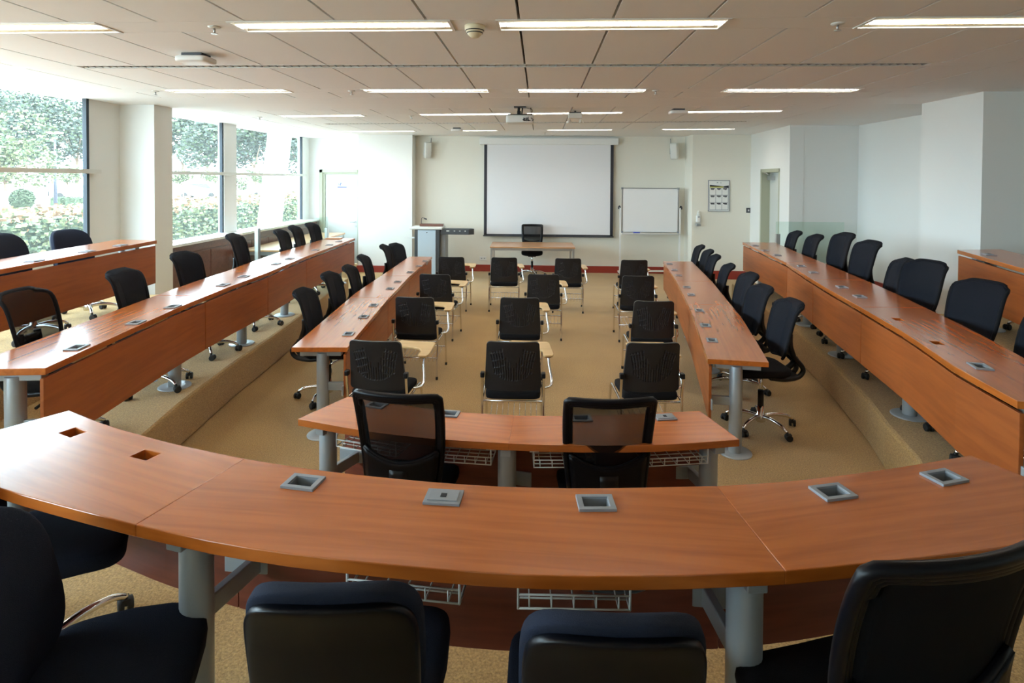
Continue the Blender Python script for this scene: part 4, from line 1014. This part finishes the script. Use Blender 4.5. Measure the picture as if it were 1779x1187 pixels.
# hedge along the facade
b = NB(); prism(b, [(-12.4, 8), (-15.8, 8), (-15.8, 44), (-12.4, 44)], -.05, 1.05)
pts = [(-12.3+random.gauss(0, .10), random.uniform(8, 44), random.uniform(0, 1.2)) for _ in range(12000)]
leaves(b, pts, .11, 2)
nb = len(b.faces)
pts = [(random.uniform(-15.9, -12.2), random.uniform(8, 44), 1.14+random.gauss(0, .09)) for _ in range(15000)]
for p in pts:
    k = len(b.faces); leaves(b, [p], .12, 1)
b.faces.ensure_lookup_table()
for f in b.faces[nb:]: f.material_index = random.choice((1, 2, 2, 2))
tag(obj('hedge', b, [M['leaf'], M['leaf2'], M['flower']]), 'flowering hedge growing just outside the windows', 'hedge')
def tree(name, label, x, y, trunk_h, crown, lobes, n, leaf, mats, group=None, tr=.12, seed=0):
    random.seed(seed)
    t = thing(name, label, 'tree', (x, y, -.05), 0, group)
    b = NB(); tube(b, arc_pts([(0, 0, 0), (.05, 0, trunk_h*.5), (0, .04, trunk_h)], 4), [tr*(1-.05*i) for i in range(9)], 8)
    for k in range(4):
        a = random.random()*6; tube(b, [(0, 0, trunk_h*.9), (math.cos(a)*crown[0]*.4, math.sin(a)*crown[0]*.4, trunk_h+crown[2]*.6)], [tr*.5, tr*.15], 6)
    obj('trunk', b, M['bark'], t)
    b = NB()
    for k in range(lobes):
        a = random.random()*6.28; q = random.uniform(.2, .62); zz = random.uniform(-.5, .55)
        c = (math.cos(a)*crown[0]*q, math.sin(a)*crown[1]*q, trunk_h+crown[2]*(.8+zz)); rr = random.uniform(.40, .62)
        leaves(b, blob(c, (crown[0]*rr, crown[1]*rr, crown[2]*rr), n//lobes), leaf, len(mats))
    obj('crown', b, [M[m] for m in mats], t); return t
def rat(px): return -.857+(px-97)*.00105
def pos(px, Y): return rat(px)*Y, Y
k = 0
for px, Y, h in ((-70, 78, 15), (-5, 88, 16.5), (45, 80, 14), (92, 92, 17), (135, 82, 14.5), (175, 90, 16), (268, 84, 13), (318, 92, 14), (360, 82, 12), (402, 95, 14), (440, 84, 12), (482, 96, 13), (522, 86, 11), (565, 94, 12)):
    x, y = pos(px, Y); k += 1
    tree('tree', 'tall hazy grove tree far beyond the parked cars', x, y, h*.34, (5.2, 5.2, h*.40), 10, 3400, .36, ('leaf', 'leaf3', 'leaf3'), 'grove trees beyond the car park', .28, k)
x, y = pos(8, 34); tree('flowering_tree', 'big pale flowering tree behind the round bush', x, y, 2.0, (3.3, 3.3, 2.3), 8, 4200, .17, ('leaf2', 'leaf', 'leaf2'), None, .14, 40)
for i, (px, Y, w, zt, lab) in enumerate(((118, 45, 1.25, 3.35, 'flat topped topiary tree beside the lamp post'), (318, 50, 1.05, 3.1, 'flat topped topiary tree next to the window pillar'), (372, 49, 1.3, 3.35, 'larger topiary tree behind the window mullion'), (446, 50, 1.2, 3.1, 'topiary tree in front of the parked cars by the leaning column'), (412, 52, .8, 2.6, 'small topiary tree just past the window mullion'))):
    x, y = pos(px, Y); tree('topiary_tree', lab, x, y, zt-1.5, (w, w, .8), 5, 1500, .11, ('leaf', 'leaf2', 'leaf2'), 'topiary trees by the car park', .07, 60+i)
random.seed(5); x, y = pos(38, 38); b = NB(); lathe(b, [(.3, .05), (.6, .3), (.66, .7), (.5, 1.1), (.2, 1.3)], 14); leaves(b, blob((0, 0, .7), (.70, .70, .72), 1500, .9), .10, 1)
o = obj('round_bush', b, M['leaf']); o.location = (x, y, -.05); tag(o, 'ball shaped clipped bush outside between white bollards', 'bush')
for i, (px, lab) in enumerate(((104, 'low clipped box bush on the lamp post side of the topiary trunk'), (130, 'low clipped box bush beyond the topiary trunk'))):
    x, y = pos(px, 44); b = NB(); bb(b, (-.4, -.4, 0), (.4, .4, .62)); leaves(b, [(random.uniform(-.45, .45), random.uniform(-.45, .45), random.uniform(.1, .68)) for _ in range(700)], .10, 1)
    o = obj('box_bush', b, M['leaf']); o.location = (x, y, -.05); tag(o, lab, 'bush', 'clipped box bushes')
for i, px in enumerate((10, 19, 62, 71, 80)):
    x, y = pos(px, 40); b = NB(); cyl(b, (0, 0, 0), .11, 1.25, 14); lathe(b, [(.13, 1.25), (.13, 1.29), (.06, 1.34)], 14); o = obj('bollard', b, M['render_white']); o.location = (x, y, -.05)
    tag(o, 'white bollard on the pavement, '+('beside the frame edge' if i < 2 else 'between round bush and lamp post'), 'bollard', 'bollards near the frame edge' if i < 2 else 'bollards by the lamp post')
x, y = pos(97, 38); t = thing('lamp_post', 'grey street lamp with a flat head among the trees', 'street lamp', (x, y, -.05))
b = NB(); cyl(b, (0, 0, 0), .12, 5.1, 12, r2=.05); obj('pole', b, M['post'], t)
b = NB(); pillow(b, (0, 0, 5.2), (1.0, .5, .13), .5, .5, 20, 8); obj('lamp_head', b, M['render_white'], t, smooth=True)
def car(label, px, Y, m, rz, van=False):
    x, y = pos(px, Y); t = thing('car', label, 'car', (x, y, -.05), rz, 'parked cars')
    h = 1.75 if van else 1.42
    P = [(-2.2, .30), (-2.25, .80), (-1.9, .98), (-1.25, h-.12), (-.9, h), (.75, h), (1.25, .98), (2.05, .85), (2.2, .55), (2.15, .28)]
    if van: P = [(-2.25, .30), (-2.28, .95), (-2.1, h-.08), (-1.9, h), (.9, h), (1.4, 1.05), (2.1, .92), (2.25, .55), (2.2, .28)]
    b = NB(); prism(b, P, -.85, .85)
    for v in b.verts: v.co = Vector((v.co.x, v.co.z*(1 if v.co.y < 1.0 else .82), v.co.y))
    obj('car_body', b, M[m], t, bevel=.06)
    b = NB(); W = [(-1.2, 1.0), (-.88, h-.09), (.70, h-.09), (1.12, 1.0)]
    if van: W = [(-2.05, 1.08), (-1.95, h-.14), (.85, h-.14), (1.25, 1.08)]
    prism(b, W, -.80, .80)
    for v in b.verts: v.co = Vector((v.co.x, v.co.z*1.012 if v.co.y < 1.05 else v.co.z*.90, v.co.y))
    obj('car_window', b, M['carglass'], t)
    for sx in (-1.4, 1.35):
        for sy in (-.80, .80):
            b = NB(); tube(b, [(sx, sy-.10, .32), (sx, sy+.10, .32)], .32, 16); obj('wheel', b, M['rubber'], t)
car('white van parked between two topiary trees', 350, 62, 'carwhite', .15, True)
car('dark parked car beside the white van', 392, 66, 'carsilver', .1)
car('silver car parked near the leaning column', 426, 64, 'carsilver', .2)
car('parked car with pale roof behind the lamp post', 112, 66, 'carwhite', .5)
car('silver car parked beyond the topiary trunk', 136, 58, 'carsilver', .6)
car('parked car far behind the flowering tree', 70, 72, 'carsilver', .3)
b = NB(); prism(b, [(-.28, -.20), (.28, -.20), (.28, .20), (-.28, .20)], 0, 4.2)
for v in b.verts: v.co.x += .09*(v.co.z-2.0); v.co.y += .06*(v.co.z-2.0)
o = obj('leaning_column', b, M['render_white']); o.location = (-7.95, 17.2, -.05); o['kind'] = 'structure'
# ------------------------------------------------------------------ light
w = bpy.data.worlds.new('sky'); S.world = w; w.use_nodes = True
bgn = w.node_tree.nodes['Background']; bgn.inputs[0].default_value = (.70, .86, 1.0, 1); bgn.inputs[1].default_value = 6.8
sl = bpy.data.lights.new('sun', 'SUN'); sl.energy = 9; sl.angle = R(1.5); sl.color = (1, .95, .86)
so = bpy.data.objects.new('sun', sl); COL.objects.link(so); so.rotation_euler = Vector((-.35, .25, -1)).to_track_quat('-Z', 'Y').to_euler()
# sampling aid: tells the renderer that the sky reaches the room through the two window bands
for y0, y1 in ((-3.1, 7.5), (8.53, 14.5)):
    pl = bpy.data.lights.new('window_portal', 'AREA'); pl.shape = 'RECTANGLE'; pl.size = 2.10; pl.size_y = y1-y0; pl.cycles.is_portal = True
    po = bpy.data.objects.new('window_portal', pl); COL.objects.link(po); po.location = (-6.05, (y0+y1)/2, 2.21); po.rotation_euler = (0, R(-90), 0)
cy = S.cycles; cy.caustics_reflective = False; cy.caustics_refractive = False; cy.sample_clamp_indirect = 3.0; cy.max_bounces = 8; cy.diffuse_bounces = 5; cy.transparent_max_bounces = 12
# ------------------------------------------------------------------ camera
cd = bpy.data.cameras.new('camera'); cam = bpy.data.objects.new('camera', cd); COL.objects.link(cam); S.camera = cam
r_, u_, f_ = (.998848, .047594, .006061), (-.006967, .018902, .999797), (-.04747, .998688, -.019212)
cam.matrix_world = Matrix(((r_[0], u_[0], -f_[0], 0), (r_[1], u_[1], -f_[1], 0), (r_[2], u_[2], -f_[2], 2.23), (0, 0, 0, 1)))
cd.sensor_width = 36; cd.sensor_fit = 'HORIZONTAL'; cd.lens = 36*1020/1779; cd.shift_x = 0; cd.shift_y = -(593.5-330.805)/1779; cd.clip_end = 400; cd.clip_start = .05
S.view_settings.view_transform = 'Standard'; S.view_settings.look = 'None'; S.view_settings.exposure = 1.36; S.view_settings.gamma = 1
S.view_settings.use_curve_mapping = False
